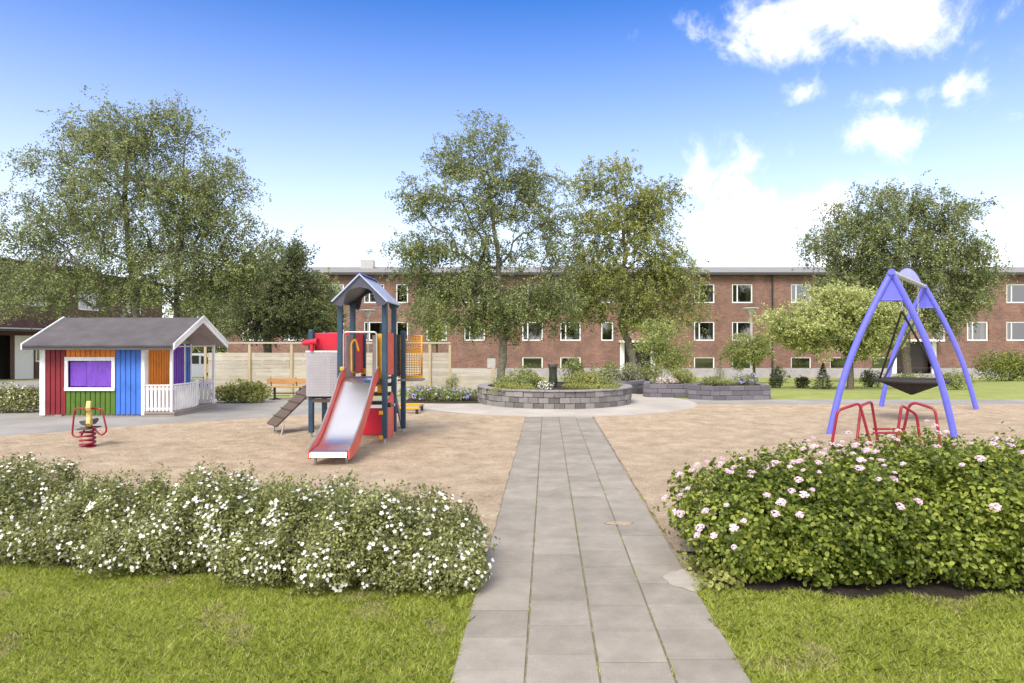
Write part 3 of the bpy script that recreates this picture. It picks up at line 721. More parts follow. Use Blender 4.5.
# ================================================================== PLAY TOWER
tw = thing('play_tower', 'playground tower with steel slide, pitched roof and climbing ramp', 'play tower', (-2.35, 10.7, .02))
P = {1: (-1.97, 10.3), 2: (-2.66, 10.3), 3: (-1.97, 11.1), 4: (-2.66, 11.1), 5: (-2.66, 11.92), 6: (-3.31, 10.97), 7: (-3.36, 11.92), 8: (-1.88, 11.5)}
for k, (x, y) in P.items():
    top = {1: 2.24, 2: 2.24, 3: 2.24, 4: 2.24, 5: 1.76, 6: 1.78, 7: 1.76, 8: 1.77}[k]
    mb = MB(); r = .041; q = .011
    mb.prism([(x-r+q, y-r), (x+r-q, y-r), (x+r, y-r+q), (x+r, y+r-q), (x+r-q, y+r), (x-r+q, y+r), (x-r, y+r-q), (x-r, y-r+q)], 2, .10, top)
    p = mb.build('post', M['navy'], tw)
    MB().tube([(x, y, -.02), (x, y, .10)], .022, 8).build('post_foot', M['galv'], p)
    if k > 4: MB().lathe((x, y, top), [(.046, -.03), (.048, 0), (.03, .018), (0, .02)], 12).build('post_cap', M['navy'], p)
# decks
dk = MB()
for i in range(6): dk.box(-2.62, -2.01, 10.34+i*.127, 10.34+i*.127+.12, .985, 1.02)
dk.box(-2.62, -2.01, 10.32, 10.339, .93, 1.02); dk.build('platform', M['ramp'], tw)
dk = MB()
for i in range(7): dk.box(-3.30, -2.70, 10.98+i*.133, 10.98+i*.133+.127, .66, .69)
dk.box(-3.33, -2.69, 10.93, 10.97, .60, .655).box(-3.33, -2.69, 11.9, 11.93, .60, .655); dk.build('platform', M['ramp'], tw)
dk = MB().box(-1.93, -1.52, 11.2, 11.62, .93, .96); dk.build('balcony_board', M['greyplate'], tw)
# roof
ap = (-2.315, 2.64); ex = .43; ez = 2.215; ry0, ry1 = 10.08, 11.28
ro = MB()
for s in (-1, 1):
    dx = ex*s
    ro.add([(ap[0], ry0, ap[1]), (ap[0]+dx, ry0, ez), (ap[0]+dx, ry1, ez), (ap[0], ry1, ap[1]), (ap[0], ry0, ap[1]-.03), (ap[0]+dx*.96, ry0, ez-.015), (ap[0]+dx*.96, ry1, ez-.015), (ap[0], ry1, ap[1]-.03)],
           [(0,1,2,3),(4,7,6,5),(0,4,5,1),(1,5,6,2),(2,6,7,3)])
tr = ro.build('roof', M['skylitroof'], tw)
def gable(y):
    g = MB(); arch = []
    for i in range(13):
        a = math.pi*i/12; arch.append((ap[0]+.25*math.cos(a), 2.17+.26*math.sin(a)**.8))
    left = [(ap[0]-ex+.012, ez-.012), (ap[0], ap[1]-.035), (ap[0]+ex-.012, ez-.012)]
    rgt = [(ap[0]+ex-.05, 2.165), (ap[0]+.28, 2.13)]; lft = [(ap[0]-.28, 2.13), (ap[0]-ex+.05, 2.165)]
    # build as quads between outline and arch
    outer = [lft[1], left[0]]+[tuple(np.array(left[0])+(np.array(left[1])-np.array(left[0]))*t) for t in (.25,.5,.75)]+[left[1]]+[tuple(np.array(left[1])+(np.array(left[2])-np.array(left[1]))*t) for t in (.25,.5,.75)]+[left[2], rgt[0]]
    ar = [lft[0]]+[arch[12-int(round(i*12/8))] for i in range(9)]+[rgt[1]]
    V = [(x, yy, z) for yy in (y, y+.02) for x, z in outer+ar]; n = len(outer); Fs = []
    for i in range(n-1):
        Fs.append((i, i+1, n+i+1, n+i)); o2 = 2*n; Fs.append((o2+i, o2+n+i, o2+n+i+1, o2+i+1))
        Fs.append((n+i, n+i+1, o2+n+i+1, o2+n+i)); Fs.append((i, o2+i, o2+i+1, i+1))
    g.add(V, Fs); g.build('gable_board', M['greyroof'], tr)
gable(ry0+.03); gable(ry1-.06)
MB().prism([(ap[0]-.05, ap[1]-.03), (ap[0], ap[1]+.012), (ap[0]+.07, ap[1]-.035), (ap[0], ap[1]-.0)], 1, ry0-.005, ry1+.005).build('ridge_cap', simple('blue_ridge', (.06,.07,.32), .4), tr)
un = MB()
for s in (-1, 1): un.add([(ap[0], ry0+.05, ap[1]-.036), (ap[0]+ex*.94*s, ry0+.05, ez-.02), (ap[0]+ex*.94*s, ry1-.06, ez-.02), (ap[0], ry1-.06, ap[1]-.036)], [(0,1,2,3)])
un.build('roof_lining', M['greyroof'], tr)
# panels
MB().box(-3.37, -2.80, 10.88, 10.90, .70, 1.42).build('perforated_panel', M['lpanel'], tw, .004)
pan = [o for o in COL.objects if o.name == 'perforated_panel'][0]
hl_ = MB()
for i in range(11):
    for j in range(14):
        if 6 < i < 8: continue
        x = -3.31+i*.043; z = .76+j*.045; hl_.box(x-(.006 if i < 7 else .010), x+(.006 if i < 7 else .010), 10.876, 10.879, z-.004, z+.004)
hl_.build('perforations', M['greyplate'], pan)
MB().box(-3.375, -2.795, 10.872, 10.905, 1.421, 1.45).build('panel_rail', M['white'], pan)
MB().box(-3.26, -2.72, 10.985, 11.005, .80, 1.74).build('panel', M['prpanel'], tw, .004)
MB().box(-3.30, -2.72, 11.90, 11.92, 1.05, 1.76).build('panel', M['prpanel'], tw, .004)
MB().box(-2.675, -2.655, 11.16, 11.86, 1.05, 1.75).build('panel', M['prpanel'], tw, .004)
MB().box(-1.98, -1.96, 10.36, 11.04, 1.06, 1.74).build('panel', M['coral'], tw, .004)
lp = MB().prism([(10.36, .06), (11.04, .06), (11.04, .70), (10.9, .78), (10.36, .60)], 0, -1.98, -1.96).build('panel', M['coral'], tw, .004)
MB().box(-2.55, -2.02, 10.98, 11.0, .06, .50).build('panel', M['prpanel'], tw, .004)
MB().box(-2.10, -2.00, 10.36, 10.385, .80, 1.72).build('panel', M['yellow'], tw, .006)
for (x, z) in ((-2.02, .12), (-2.02, .50), (-2.62, .98), (-2.62, 1.18)):
    MB().box(x-.035, x+.03, 10.25, 10.28, z-.03, z+.03).build('clamp', M['yellow'], tw, .008)
for x in (-2.64, -2.44): MB().box(x-.035, x+.035, 11.80, 11.87, 1.02, 1.12).build('clamp', M['yellow'], tw, .008)
# entry guard of the slide: steel bar between two curved side plates
MB().tube(cham([(-2.60, 10.27, 1.10), (-2.60, 10.27, 1.745), (-2.09, 10.27, 1.745), (-2.09, 10.27, 1.10)], .05), .016, 8).build('guard_bar', M['galv'], tw)
for x, s in ((-2.57, 1), (-2.10, -1)):
    q = [(10.40, 1.02), (10.22, 1.0), (10.20, 1.25), (10.235, 1.5), (10.30, 1.72), (10.40, 1.74)]
    MB().prism([(x, 10.26), (x+.012*s, 10.25), (x+.085*s, 10.40), (x+.07*s, 10.42)], 2, 1.03, 1.70).build('side_plate', M['greyplate'], tw, .004)
MB().tube(cham([(-2.50, 10.6, 1.10), (-2.50, 10.36, 1.12), (-2.51, 10.36, 1.58), (-2.46, 10.45, 1.64), (-2.42, 10.5, 1.45)], .05), .017, 8).build('grab_handle', M['yellow'], tw)
# slide
sx0, sx1 = -2.56, -2.075
prf = [(10.32, 1.035), (10.15, 1.03), (10.03, 1.01), (9.93, .95), (9.6, .72), (9.2, .455), (8.95, .31), (8.78, .245), (8.65, .225), (8.46, .215), (8.40, .20), (8.375, .155)]
pf = smooth_path([(0, a, b) for a, b in prf], 2); sl = MB()
V = []; n = len(pf)
for p in pf: V += [(sx0+.01, p.y, p.z), (sx1-.01, p.y, p.z), (sx0+.01, p.y, p.z-.012), (sx1-.01, p.y, p.z-.012)]
Fs = [(i*4, i*4+1, i*4+5, i*4+4) for i in range(n-1)]+[(i*4+2, i*4+6, i*4+7, i*4+3) for i in range(n-1)]
sl.add(V, Fs, 0, True); slide = sl.build('slide', M['steel'], tw)
side = [(10.30, 1.0, 1.20), (10.15, .98, 1.16), (10.0, .90, 1.13), (9.9, .80, 1.10), (9.6, .60, .86), (9.2, .34, .59), (8.95, .19, .44), (8.78, .12, .37), (8.65, .11, .31), (8.5, .11, .265), (8.41, .11, .23)]
for x, s in ((sx0-.018, 1), (sx1+.002, 1)):
    top = smooth_path([(0, a, c) for a, b, c in side], 1); bot = smooth_path([(0, a, b) for a, b, c in side], 1)
    m = MB(); n = len(top)
    V = [(xx, p.y, p.z) for xx in (x, x+.016) for p in top+bot]; o2 = 2*n; Fs = []
    for i in range(n-1): Fs += [(i, i+1, n+i+1, n+i), (o2+i, o2+n+i, o2+n+i+1, o2+i+1), (i, o2+i, o2+i+1, i+1), (n+i, n+i+1, o2+n+i+1, o2+n+i)]
    Fs += [(0, n, o2+n, o2), (n-1, o2+n-1, o2+2*n-1, 2*n-1)]
    m.add(V, Fs); m.build('slide_side', M['coral'], slide)
    e = MB(); e.tube([(x+.008, p.y, p.z+.006) for p in top], .011, 6); e.build('side_rim', M['galv'], slide)
for x in (sx0+.05, sx1-.04): MB().tube([(x, 8.52, -.02), (x, 8.48, .20)], .017, 8).build('slide_leg', M['galv'], slide)
# climbing ramp on the left
ra = MB(); a = Vector((-3.30, 10.93, .80)); b = Vector((-3.30-.68, 10.55, .14))
a = Vector((-3.55, 11.87, .84)); b = Vector((-4.14, 11.45, .16))
ra.beam(a, b, .56, .03, up=(0, 0, 1)); rp = ra.build('climbing_ramp', M['ramp'], tw)
for k in range(5):
    q = a.lerp(b, (k+.6)/5.6)+Vector((-.015, 0, .022)); w_ = Vector((.5, -.7, 0)).normalized()*.3; MB().beam(q-w_, q+w_, .02, .012).build('rung', M['ramp'], rp)
for x, y in ((-4.20, 11.68), (-3.90, 11.22)): MB().tube([(x, y, -.01), (x+.04, y+.03, .19)], .018, 8).build('ramp_leg', M['galv'], rp)
# telescope
te = MB(); te.tube([(-3.44, 10.92, 1.57), (-3.40, 10.91, 1.575), (-3.27, 10.88, 1.59), (-3.17, 10.86, 1.60)], [.03, .045, .05, .058], 14)
te.tube([(-3.27, 10.88, 1.44), (-3.27, 10.88, 1.56)], .035, 10); te.build('telescope', M['prpanel'], tw)
# rear steps
for i in range(4): MB().box(-2.58, -2.04, 11.20+i*.26, 11.20+i*.26+.20, .845-i*.18, .90-i*.18).build('step', M['ramp'], tw, .004)
for x in (-2.60, -2.03): MB().prism([(11.14, .92), (11.22, .94), (12.25, .12), (12.12, .04)], 0, x, x+.022).build('stringer', M['greyplate'], tw)
# yellow mesh guard and black net
ym = MB(); yx0, yx1, yz0, yz1, yy = -1.96, -1.575, 1.02, 1.70, 11.60
ym.tube([(yx0, yy, yz0), (yx1, yy, yz0), (yx1, yy, yz1), (yx0, yy, yz1)], .021, 8, closed=True)
g_ = ym.build('mesh_guard', M['yellow'], tw); wi = MB()
for i in range(1, 9): x = yx0+(yx1-yx0)*i/9; wi.tube([(x, yy, yz0), (x, yy, yz1)], .007, 4)
for i in range(1, 16): z = yz0+(yz1-yz0)*i/16; wi.tube([(yx0, yy, z), (yx1, yy, z)], .007, 4)
wi.build('mesh_wires', M['yellow'], g_)
MB().box(-1.98, -1.55, 11.57, 11.60, .965, 1.01).build('guard_rail', M['yellow'], tw)
bn = MB()
for i in range(5): bn.tube([(-1.95, 11.15+i*.09, 1.0), (-1.95, 11.15+i*.09, 1.72)], .008, 5)
for i in range(9): bn.tube([(-1.95, 11.12, 1.04+i*.08), (-1.95, 11.55, 1.04+i*.08)], .007, 5)
bn.build('rope_net', M['black'], tw)
MB().tube([(-1.99, 10.44, .60), (-1.90, 10.40, .61)], .035, 14).build('talk_tube', M['black'], tw)
MB().tube([(-1.90, 10.40, .61), (-1.83, 10.37, .615)], .022, 12).build('talk_tube_sleeve', M['galv'], tw)
# low yellow balance frame behind the tower
lf = thing('balance_frame', 'low yellow wooden frame on the ground behind the play tower', 'balance frame', (-2.35, 14.9, .01))
for y in (14.55, 15.35): MB().box(-2.75, -2.03, y-.05, y+.05, .12, .17).build('plank', M['yellow'], lf, .006)
for x in (-2.72, -2.10): MB().box(x, x+.05, 14.6, 15.3, .121, .165).build('end_plank', M['deck'], lf, .004)
for x in (-2.70, -2.08):
    for y in (14.55, 15.35): MB().box(x-.03, x+.03, y-.035, y+.035, 0, .119).build('leg', M['iron'], lf)

# ================================================================== BASKET SWING
sw = thing('basket_swing', 'lilac framed nest swing with round black basket seat', 'swing', (8.05, 13.3, .02))
A1 = Vector((6.36, 11.15, 2.76)); A2 = Vector((9.62, 15.5, 2.88))
feet = [(5.36, 11.25), (7.33, 11.0), (8.93, 16.1), (10.7, 15.3)]
def legpath(a, f):
    f = Vector((*f, -.03)); d = f-a; out = Vector((d.x, d.y, 0)); P_ = []
    for i in range(13):
        t = i/12; z = a.z+(f.z-a.z)*t; h = 1-(1-t)**1.0; bow = .22*math.sin(math.pi*t); P_.append(a+out*t+Vector((0, 0, (f.z-a.z)*t))+out.normalized()*bow*.62)
    return P_
for a, f in ((A1, feet[0]), (A1, feet[1]), (A2, feet[2]), (A2, feet[3])):
    l_ = MB().tube(legpath(a, f), .053, 14).build('leg', M['lilac'], sw)
for a, f0, f1 in ((A1, feet[0], feet[1]), (A2, feet[2], feet[3])):
    p0 = legpath(a, f0)[2]; p1 = legpath(a, f1)[2]; n_ = (p1-p0).cross(a-p0).normalized()*.012
    m = MB(); tr_ = [a+Vector((0, 0, .0)), p0, p1]; m.add([q+n_ for q in tr_]+[q-n_ for q in tr_], [(0,1,2),(5,4,3),(0,3,4,1),(1,4,5,2),(2,5,3,0)])
    m.build('gusset_plate', M['lilac'], sw); 
    MB().tube([p0, p1], .02, 8).build('gusset_rail', M['lilac'], sw)
    MB().tube([a+Vector((-.05, -.09, 0)), a+Vector((.05, .09, 0))], .052, 14).build('joint', M['lilac'], sw)
MB().tube([A1, A2], .048, 12).build('crossbeam', M['galv'], sw)
ar = MB(); B0 = A1.lerp(A2, .12); B1 = A1.lerp(A2, .90); ap_ = []
for i in range(17):
    t = i/16; ap_.append(B0.lerp(B1, t)+Vector((0, 0, -.01+.26*math.sin(math.pi*t)**.7)))
ar.tube(ap_, .022, 8); arch = ar.build('arch_tube', M['black'], sw)
pn = MB(); sdv = (A2-A1).cross(Vector((0,0,1))).normalized()*.008
base_ = [B0.lerp(B1, i/16)+Vector((0,0,.03)) for i in range(17)]
V = [q+s*sdv for s in (1, -1) for q in ap_+base_]; Fs = []
for i in range(16): Fs += [(i, i+1, 17+i+1, 17+i), (34+i, 34+17+i, 34+18+i, 34+i+1), (i, 34+i, 35+i, i+1)]
pn.add(V, Fs); pn.build('arch_panel', simple('pale_lilac_sheet', (.30,.29,.78), .3), sw)
bc = Vector((8.02, 13.35, .82)); br_ = .63
bk = MB(); bk.tube([(bc.x+br_*math.cos(a), bc.y+br_*math.sin(a), bc.z) for a in [i*2*math.pi/40 for i in range(40)]], .036, 10, closed=True)
basket = bk.build('basket_ring', M['net'], sw)
nt_ = MB(); 
for i in range(28):
    a = 2*math.pi*i/28; nt_.tube([(bc.x+r*math.cos(a), bc.y+r*math.sin(a), bc.z-.29*(1-(r/br_)**1.0)) for r in (br_, .52, .35, .18, .02)], .011, 5)
for r in (.1, .2, .3, .4, .5, .6): nt_.tube([(bc.x+r*math.cos(a), bc.y+r*math.sin(a), bc.z-.29*(1-r/br_)) for a in [i*2*math.pi/28 for i in range(28)]], .012, 5, closed=True)
nt_.lathe((bc.x, bc.y, bc.z), [(.58, -.022), (.45, -.08), (.25, -.18), (.02, -.275)], 28)
nt_.build('basket_net', M['net'], basket)
u = (A2-A1).normalized(); pv = Vector((u.y, -u.x, 0)).normalized()
for t, sg in ((.245, -1), (.74, 1)):
    hang = A1.lerp(A2, t); hang.z = 2.16
    top = A1.lerp(A2, t)
    ch = MB(); n = 12
    for k in range(n):
        c = top.lerp(hang, (k+.5)/n); w_ = Vector((.016, 0, 0)) if k % 2 else Vector((0, .016, 0)); hh = (top-hang).length/n*.62
        ch.tube([c+Vector((0,0,hh)), c+w_+Vector((0,0,hh*.5)), c+w_-Vector((0,0,hh*.5)), c-Vector((0,0,hh)), c-w_-Vector((0,0,hh*.5)), c-w_+Vector((0,0,hh*.5))], .006, 5, closed=True)
    ch.build('chain', M['galv'], sw)
    for s2 in (-1, 1):
        e = bc+u*sg*br_*.5+pv*s2*br_*.84
        MB().tube([hang, hang.lerp(e, .5), e], .020, 8).build('hanger_rope', M['black'], sw)

# red tube carousel bars in front of the swing
pb = thing('play_bars', 'dark red bent tube bars standing in front of the nest swing', 'climbing bars', (gx(890, 10.3), 10.3, .02))
def bp(px, py, d): return (gx(px, d), d, gz(py, d))
bars = [[(831, 447, 10.0), (837.6, 411, 10.0), (859.5, 403.5, 10.05), (872, 447, 10.0)],
        [(856, 447, 9.95), (861, 406, 10.3), (871.5, 402, 10.5), (878, 441, 10.6)],
        [(895.5, 447, 9.95), (901.5, 405.5, 10.0), (916.6, 415, 10.1), (921, 447, 10.1)],
        [(901, 442, 10.6), (909, 406, 10.5), (914.5, 403, 10.45), (935, 409.5, 10.2), (941, 447, 10.1)]]
for b in bars:
    q = [Vector(bp(*p)) for p in b]; q[0].z = -.01; q[-1].z = -.01
    MB().tube(cham(q, .07), .021, 10).build('bent_tube', M['maroon'], pb)
for zz, dd in ((.205, 10.6), (.165, 10.45)):
    MB().tube([(gx(873, dd), dd, zz), (gx(903, dd), dd, zz)], .016, 8).build('link_bar', M['maroon'], pb)

# ================================================================== BENCH
bn_ = thing('park_bench', 'park bench with orange brown planks and black iron frame by the fence', 'bench', (-6.0, 18.35, .004))
bx0, bx1 = gx(268, 18.5), gx(312, 18.5)
for y, z in ((18.16, .34), (18.28, .345)): MB().box(bx0+.06, bx1, y, y+.11, z, z+.025).build('seat_plank', M['bench'], bn_, .004)
b_ = MB().beam((bx0-.02, 18.46, .50), (bx1, 18.46, .50), .025, .15); b_.build('back_plank', M['bench'], bn_, .004)
for x in (bx0+.12, bx1-.40):
    MB().tube([(x-.05, 18.50, .60), (x-.0, 18.42, .38), (x+.02, 18.36, .33)], .016, 6).build('back_bracket', M['iron'], bn_)
    m = MB(); m.box(x+.12, x+.17, 18.25, 18.31, .03, .335); m.beam((x-.02, 18.28, .02), (x+.30, 18.28, .02), .05, .03); m.beam((x+.145, 18.1, .03), (x+.145, 18.5, .03), .04, .03)
    m.beam((x-.0, 18.28, .17), (x+.14, 18.28, .30), .02, .02); m.build('leg_frame', M['iron'], bn_, .004)
MB().beam((bx0+.2, 18.28, .18), (bx1-.2, 18.28, .18), .03, .03).build('stretcher', M['iron'], bn_)

# ================================================================== FENCE
fe = thing('board_fence', 'tall weathered board fence with top beam behind the bench', 'fence', (-5.4, 19.6, 0))
fy = 19.55; fx0, fx1 = gx(208, fy), gx(450, fy)
m = MB()
for k in range(11):
    z = .02+k*.114; x = fx0
    while x < fx1-.01:
        x2 = min(fx1, x+random.choice((1.4, 1.8, 2.4))); m.box(x+.003, x2-.003, fy-.012+random.uniform(-.004, .004), fy+.012, z, z+.108); x = x2
m.build('boards', M['fence'], fe)
for px in (206, 250, 292, 336, 380, 430, 450):
    x = gx(px, fy); MB().box(x-.036, x+.036, fy-.06, fy-.017, 0, 1.54 if px < 432 else 1.5).build('fence_post', M['fencepost'], fe, .004)
m = MB(); m.beam((fx0-.1, fy-.04, 1.56), (fx1+.03, fy-.04, 1.56), .07, .045); m.build('top_beam', M['fence'], fe)
lf2 = thing('board_fence', 'low board fence right of the tall fence, behind the flower bed', 'fence', (-1.2, 19.6, 0))
m = MB(); x2 = gx(493, fy)
for k in range(7): z = .02+k*.112; m.box(fx1+.06, x2-.03, fy-.012, fy+.012, z, z+.106)
m.build('boards', M['fence'], lf2)
MB().box(x2-.05, x2+.05, fy-.05, fy+.05, 0, .84).build('fence_post', M['fencepost'], lf2, .004)

# ================================================================== PLANTERS
pt = thing('round_planter', 'round raised flower bed of grey blocks at the end of the path', 'planter', (CX, CY, .008))
Rp = 2.02; HT = .41; m = MB(); n = 50
V = []; rows = 3
rr = rng.uniform(-.02, .016, (rows+1, n))
for r_ in range(rows):
    z0_, z1_ = .0+r_*HT/rows, (r_+1)*HT/rows-.006
    for k in range(n):
        w_ = 2*math.pi/n; a0 = (k+.5*(r_ % 2))*w_+.0018; a1 = a0+w_-.0036; rad = Rp+float(rr[r_, k])
        vv = [(CX+q*math.cos(a), CY+q*math.sin(a), z) for z in (z0_, z1_) for q, a in ((rad, a0), (rad, a1), (Rp-.2, a1), (Rp-.2, a0))]
        m.add(vv, [(0,1,2,3),(4,5,6,7),(0,1,5,4),(1,2,6,5),(2,3,7,6),(3,0,4,7)])
def blockmat(name, c0, c1, c2):
    mm, nt, b = mat(name); g = nt.nodes.new('ShaderNodeNewGeometry'); nn = noise_tex(nt, 14, 6, .7)
    f = mth(nt, 'ADD', mth(nt, 'MULTIPLY', g.outputs['Random Per Island'], .6), mth(nt, 'MULTIPLY', nn.outputs['Fac'], .45))
    nt.links.new(ramp(nt, f, [(.1, c0), (.5, c1), (.95, c2)]), b.inputs['Base Color']); b.inputs['Roughness'].default_value = .95
    bump(nt, b, nn.outputs['Fac'], .9, .02); return mm
M['block'] = blockmat('split_block', (.09,.083,.085), (.175,.162,.162), (.30,.285,.275))
M['block2'] = blockmat('violet_grey_block', (.085,.08,.095), (.14,.13,.15), (.21,.195,.215))
m.build('block_wall', M['block'], pt, .012)
m = MB()
for k in range(36):
    w_ = 2*math.pi/36; a0 = k*w_+.002; a1 = a0+w_-.004
    vv = [(CX+q*math.cos(a), CY+q*math.sin(a), z) for z in (HT, HT+.035) for q, a in ((Rp+.03, a0), (Rp+.03, a1), (Rp-.25, a1), (Rp-.25, a0))]
    m.add(vv, [(0,1,2,3),(4,5,6,7),(0,1,5,4),(1,2,6,5),(2,3,7,6),(3,0,4,7)])
m.build('coping', M['cap'], pt, .006)
m = MB(); m.add([(CX+(Rp-.2)*math.cos(2*math.pi*k/48), CY+(Rp-.2)*math.sin(2*math.pi*k/48), HT-.02) for k in range(48)], [tuple(range(48))]); m.build('soil', M['soil'], pt)
def raised(pts, label, hgt, rows=3, bl=.42):
    """straight-sided block bed: pts anticlockwise"""
    c = (sum(p[0] for p in pts)/len(pts), sum(p[1] for p in pts)/len(pts)); zb = 0
    t = thing('raised_bed', label, 'planter', (c[0], c[1], zb), 'straight raised block beds'); m = MB(); n = len(pts); hh = hgt/rows
    for i in range(n):
        a = Vector((*pts[i], 0)); b = Vector((*pts[(i+1) % n], 0)); L = (b-a).length; d = (b-a)/L; nrm = Vector((d.y, -d.x, 0))
        for r_ in range(rows):
            s = -bl*.5*(r_ % 2)
            while s < L:
                e = min(L, s+bl*random.uniform(.8, 1.2)); s0 = max(0, s)
                if e-s0 > .04:
                    o = random.uniform(-.008, .008); p0 = a+d*(s0+.003); p1 = a+d*(e-.003)
                    vv = [p+nrm*q+Vector((0, 0, z)) for z in (r_*hh, (r_+1)*hh-.005) for p, q in ((p0, o), (p1, o), (p1, -.18), (p0, -.18))]
                    m.add(vv, [(0,1,2,3),(4,5,6,7),(0,1,5,4),(1,2,6,5),(2,3,7,6),(3,0,4,7)])
                s = e
    m.build('block_wall', M['block2'], t, .01)
    k = MB(); k.add([(c[0]+(p[0]-c[0])*.93, c[1]+(p[1]-c[1])*.93, hgt-.03) for p in pts], [tuple(range(n))]); k.build('soil', M['soil'], t)
    return t
raised([(gx(688, 18.5), 18.5), (gx(714, 18.0), 18.0), (gx(771, 18.25), 18.25), (gx(771, 18.25)+.3, 20.0), (gx(700, 20), 20.1)], 'raised bed of violet grey blocks nearest the lawn, with a small conifer', .39)
raised([(gx(643, 19.2), 19.2), (gx(650, 18.95), 18.95), (gx(691, 18.9), 18.9), (gx(692, 20), 20.3), (gx(645, 20.6), 20.6)], 'raised bed of violet grey blocks in the middle, with white ground flowers', .39)
raised([(gx(612, 20.3), 20.3), (gx(630, 20.1), 20.1), (gx(644, 20.75), 20.75), (gx(646, 22.4), 22.4), (gx(612, 22), 22.3)], 'raised bed of grey blocks behind the round planter, with a pale bush', .40)
# hollow trunk pillar
hp_ = MB(); pc = (gx(553, 17.5), 17.5)
prf_ = [(.10, .38), (.12, .55), (.10, .75), (.115, .92), (.14, 1.0), (.10, 1.0), (.075, .9), (.0, .86)]
hp_.lathe((pc[0], pc[1], 0), prf_, 14); 
for q in hp_.v: pass
hp_.v = [(x+.02*noise.noise(Vector((x*9, y*9, z*3))), y+.02*noise.noise(Vector((y*9, x*9, z*4))), z+(.03*noise.noise(Vector((x*20, y*20, 0))) if z > .9 else 0)) for x, y, z in hp_.v]
tag(hp_.build('stone_pillar', M['pump'], None, 0, (pc[0], pc[1], .38)), 'dark hollow stump like pillar standing in the round planter', 'pillar')
# ---- plants in and around the beds
def sb(name, label, cat, px, pyb, pyt, w, d, lm, n=900, ls=.05, fl=None, nf=0, z=None, k=.8, lob=5, **kw):
    """bush given by picture width and height at depth d, standing at height z"""
    x = gx(px, d); zb = gz(pyb, d) if z is None else z; h = (gz(pyt, d)-zb)*1.12; W = w/2*d/F*1.08
    L = [(x, d, zb+h*.4, W*.8, W*.8*k, h*.55)]
    for i in range(lob): L.append((x+random.uniform(-.65, .65)*W, d+random.uniform(-.5, .4)*W*k, zb+h*random.uniform(.3, .6), W*random.uniform(.3,.5), W*k*.45, h*random.uniform(.3,.42)))
    return bush(name, label, cat, (x, d, zb), L, n, ls, lm, fl, nf, kw.pop('fs', .04), kw.pop('stems', 8), zmin=zb-.02 if not kw.get('hang') else None, shoots=kw.pop('shoots', 20), **{q: v for q, v in kw.items() if q != 'hang'})
zp = .37
sb('juniper', 'yellow green juniper spilling over the left rim of the round planter', 'shrub', 515, 396, 384, 62, 16.35, M['l_yel'], 5200, .035, z=.30, k=.5, lob=8)
sb('shrub', 'rounded green shrub in the left half of the round planter', 'shrub', 512, 389, 373, 48, 17.3, M['l_mid'], 3000, .045, z=zp)
sb('shrub', 'small bright shrub left of the dark pillar in the round planter', 'shrub', 535, 389, 376, 24, 17.6, M['l_yel'], 1300, .04, z=zp)
sb('flower_cushion', 'low white flowering cushion left of the dark pillar', 'plant', 545, 389, 383, 18, 16.7, M['l_var'], 900, .03, M['petalw'], 90, z=zp)
sb('shrub', 'rounded light green shrub right of the dark pillar in the round planter', 'shrub', 583, 389, 373, 42, 17.2, M['l_yel'], 2800, .045, z=zp)
sb('shrub', 'spreading green shrub at the right side of the round planter', 'shrub', 603, 389, 378, 34, 17.6, M['l_mid'], 1800, .04, z=zp)
sb('juniper', 'low yellow green juniper along the right front rim of the round planter', 'shrub', 593, 392, 384, 56, 16.4, M['l_yel'], 3600, .035, z=.40, k=.4, lob=8)
sb('shrub', 'taller leafy shrub behind the dark pillar', 'shrub', 571, 388, 360, 28, 19.0, M['l_mid'], 1500, .06, z=zp)
sb('shrub', 'loose green shrub behind the left side of the round planter', 'shrub', 523, 388, 368, 30, 20.2, M['l_mid'], 900, .06, z=0.1)
sb('shrub', 'green shrub between the round planter and the pale bush', 'shrub', 604, 388, 366, 28, 21.0, M['l_mid'], 1300, .06, z=.1)
sb('variegated_bush', 'pale cream and green bush in the bed behind the round planter', 'shrub', 628, 388, 364, 34, 21.2, M['l_var'], 2600, .05, z=.3)
sb('shrub', 'green shrub below the young tree right of the pale bush', 'shrub', 648, 388, 366, 26, 21.6, M['l_mid'], 1300, .05, z=.3)
sb('flower_cushion', 'low white and pink flowering cushion on the middle raised bed', 'plant', 664, 387, 379, 26, 19.2, M['l_var'], 900, .03, M['petalp'], 160, z=.36)
sb('shrub', 'yellow green shrub on the middle raised bed', 'shrub', 682, 387, 371, 26, 19.6, M['l_yel'], 1500, .045, z=.36)
sb('ground_cover_plant', 'bright green low plants on the bed nearest the lawn', 'plant', 715, 388, 378, 36, 18.8, M['l_mid'], 1700, .04, z=.36)
sb('flower_cushion', 'violet flowering shrub on the bed nearest the lawn', 'shrub', 745, 388, 374, 28, 18.9, M['l_mid'], 1000, .04, M['petalb'], 130, z=.36)
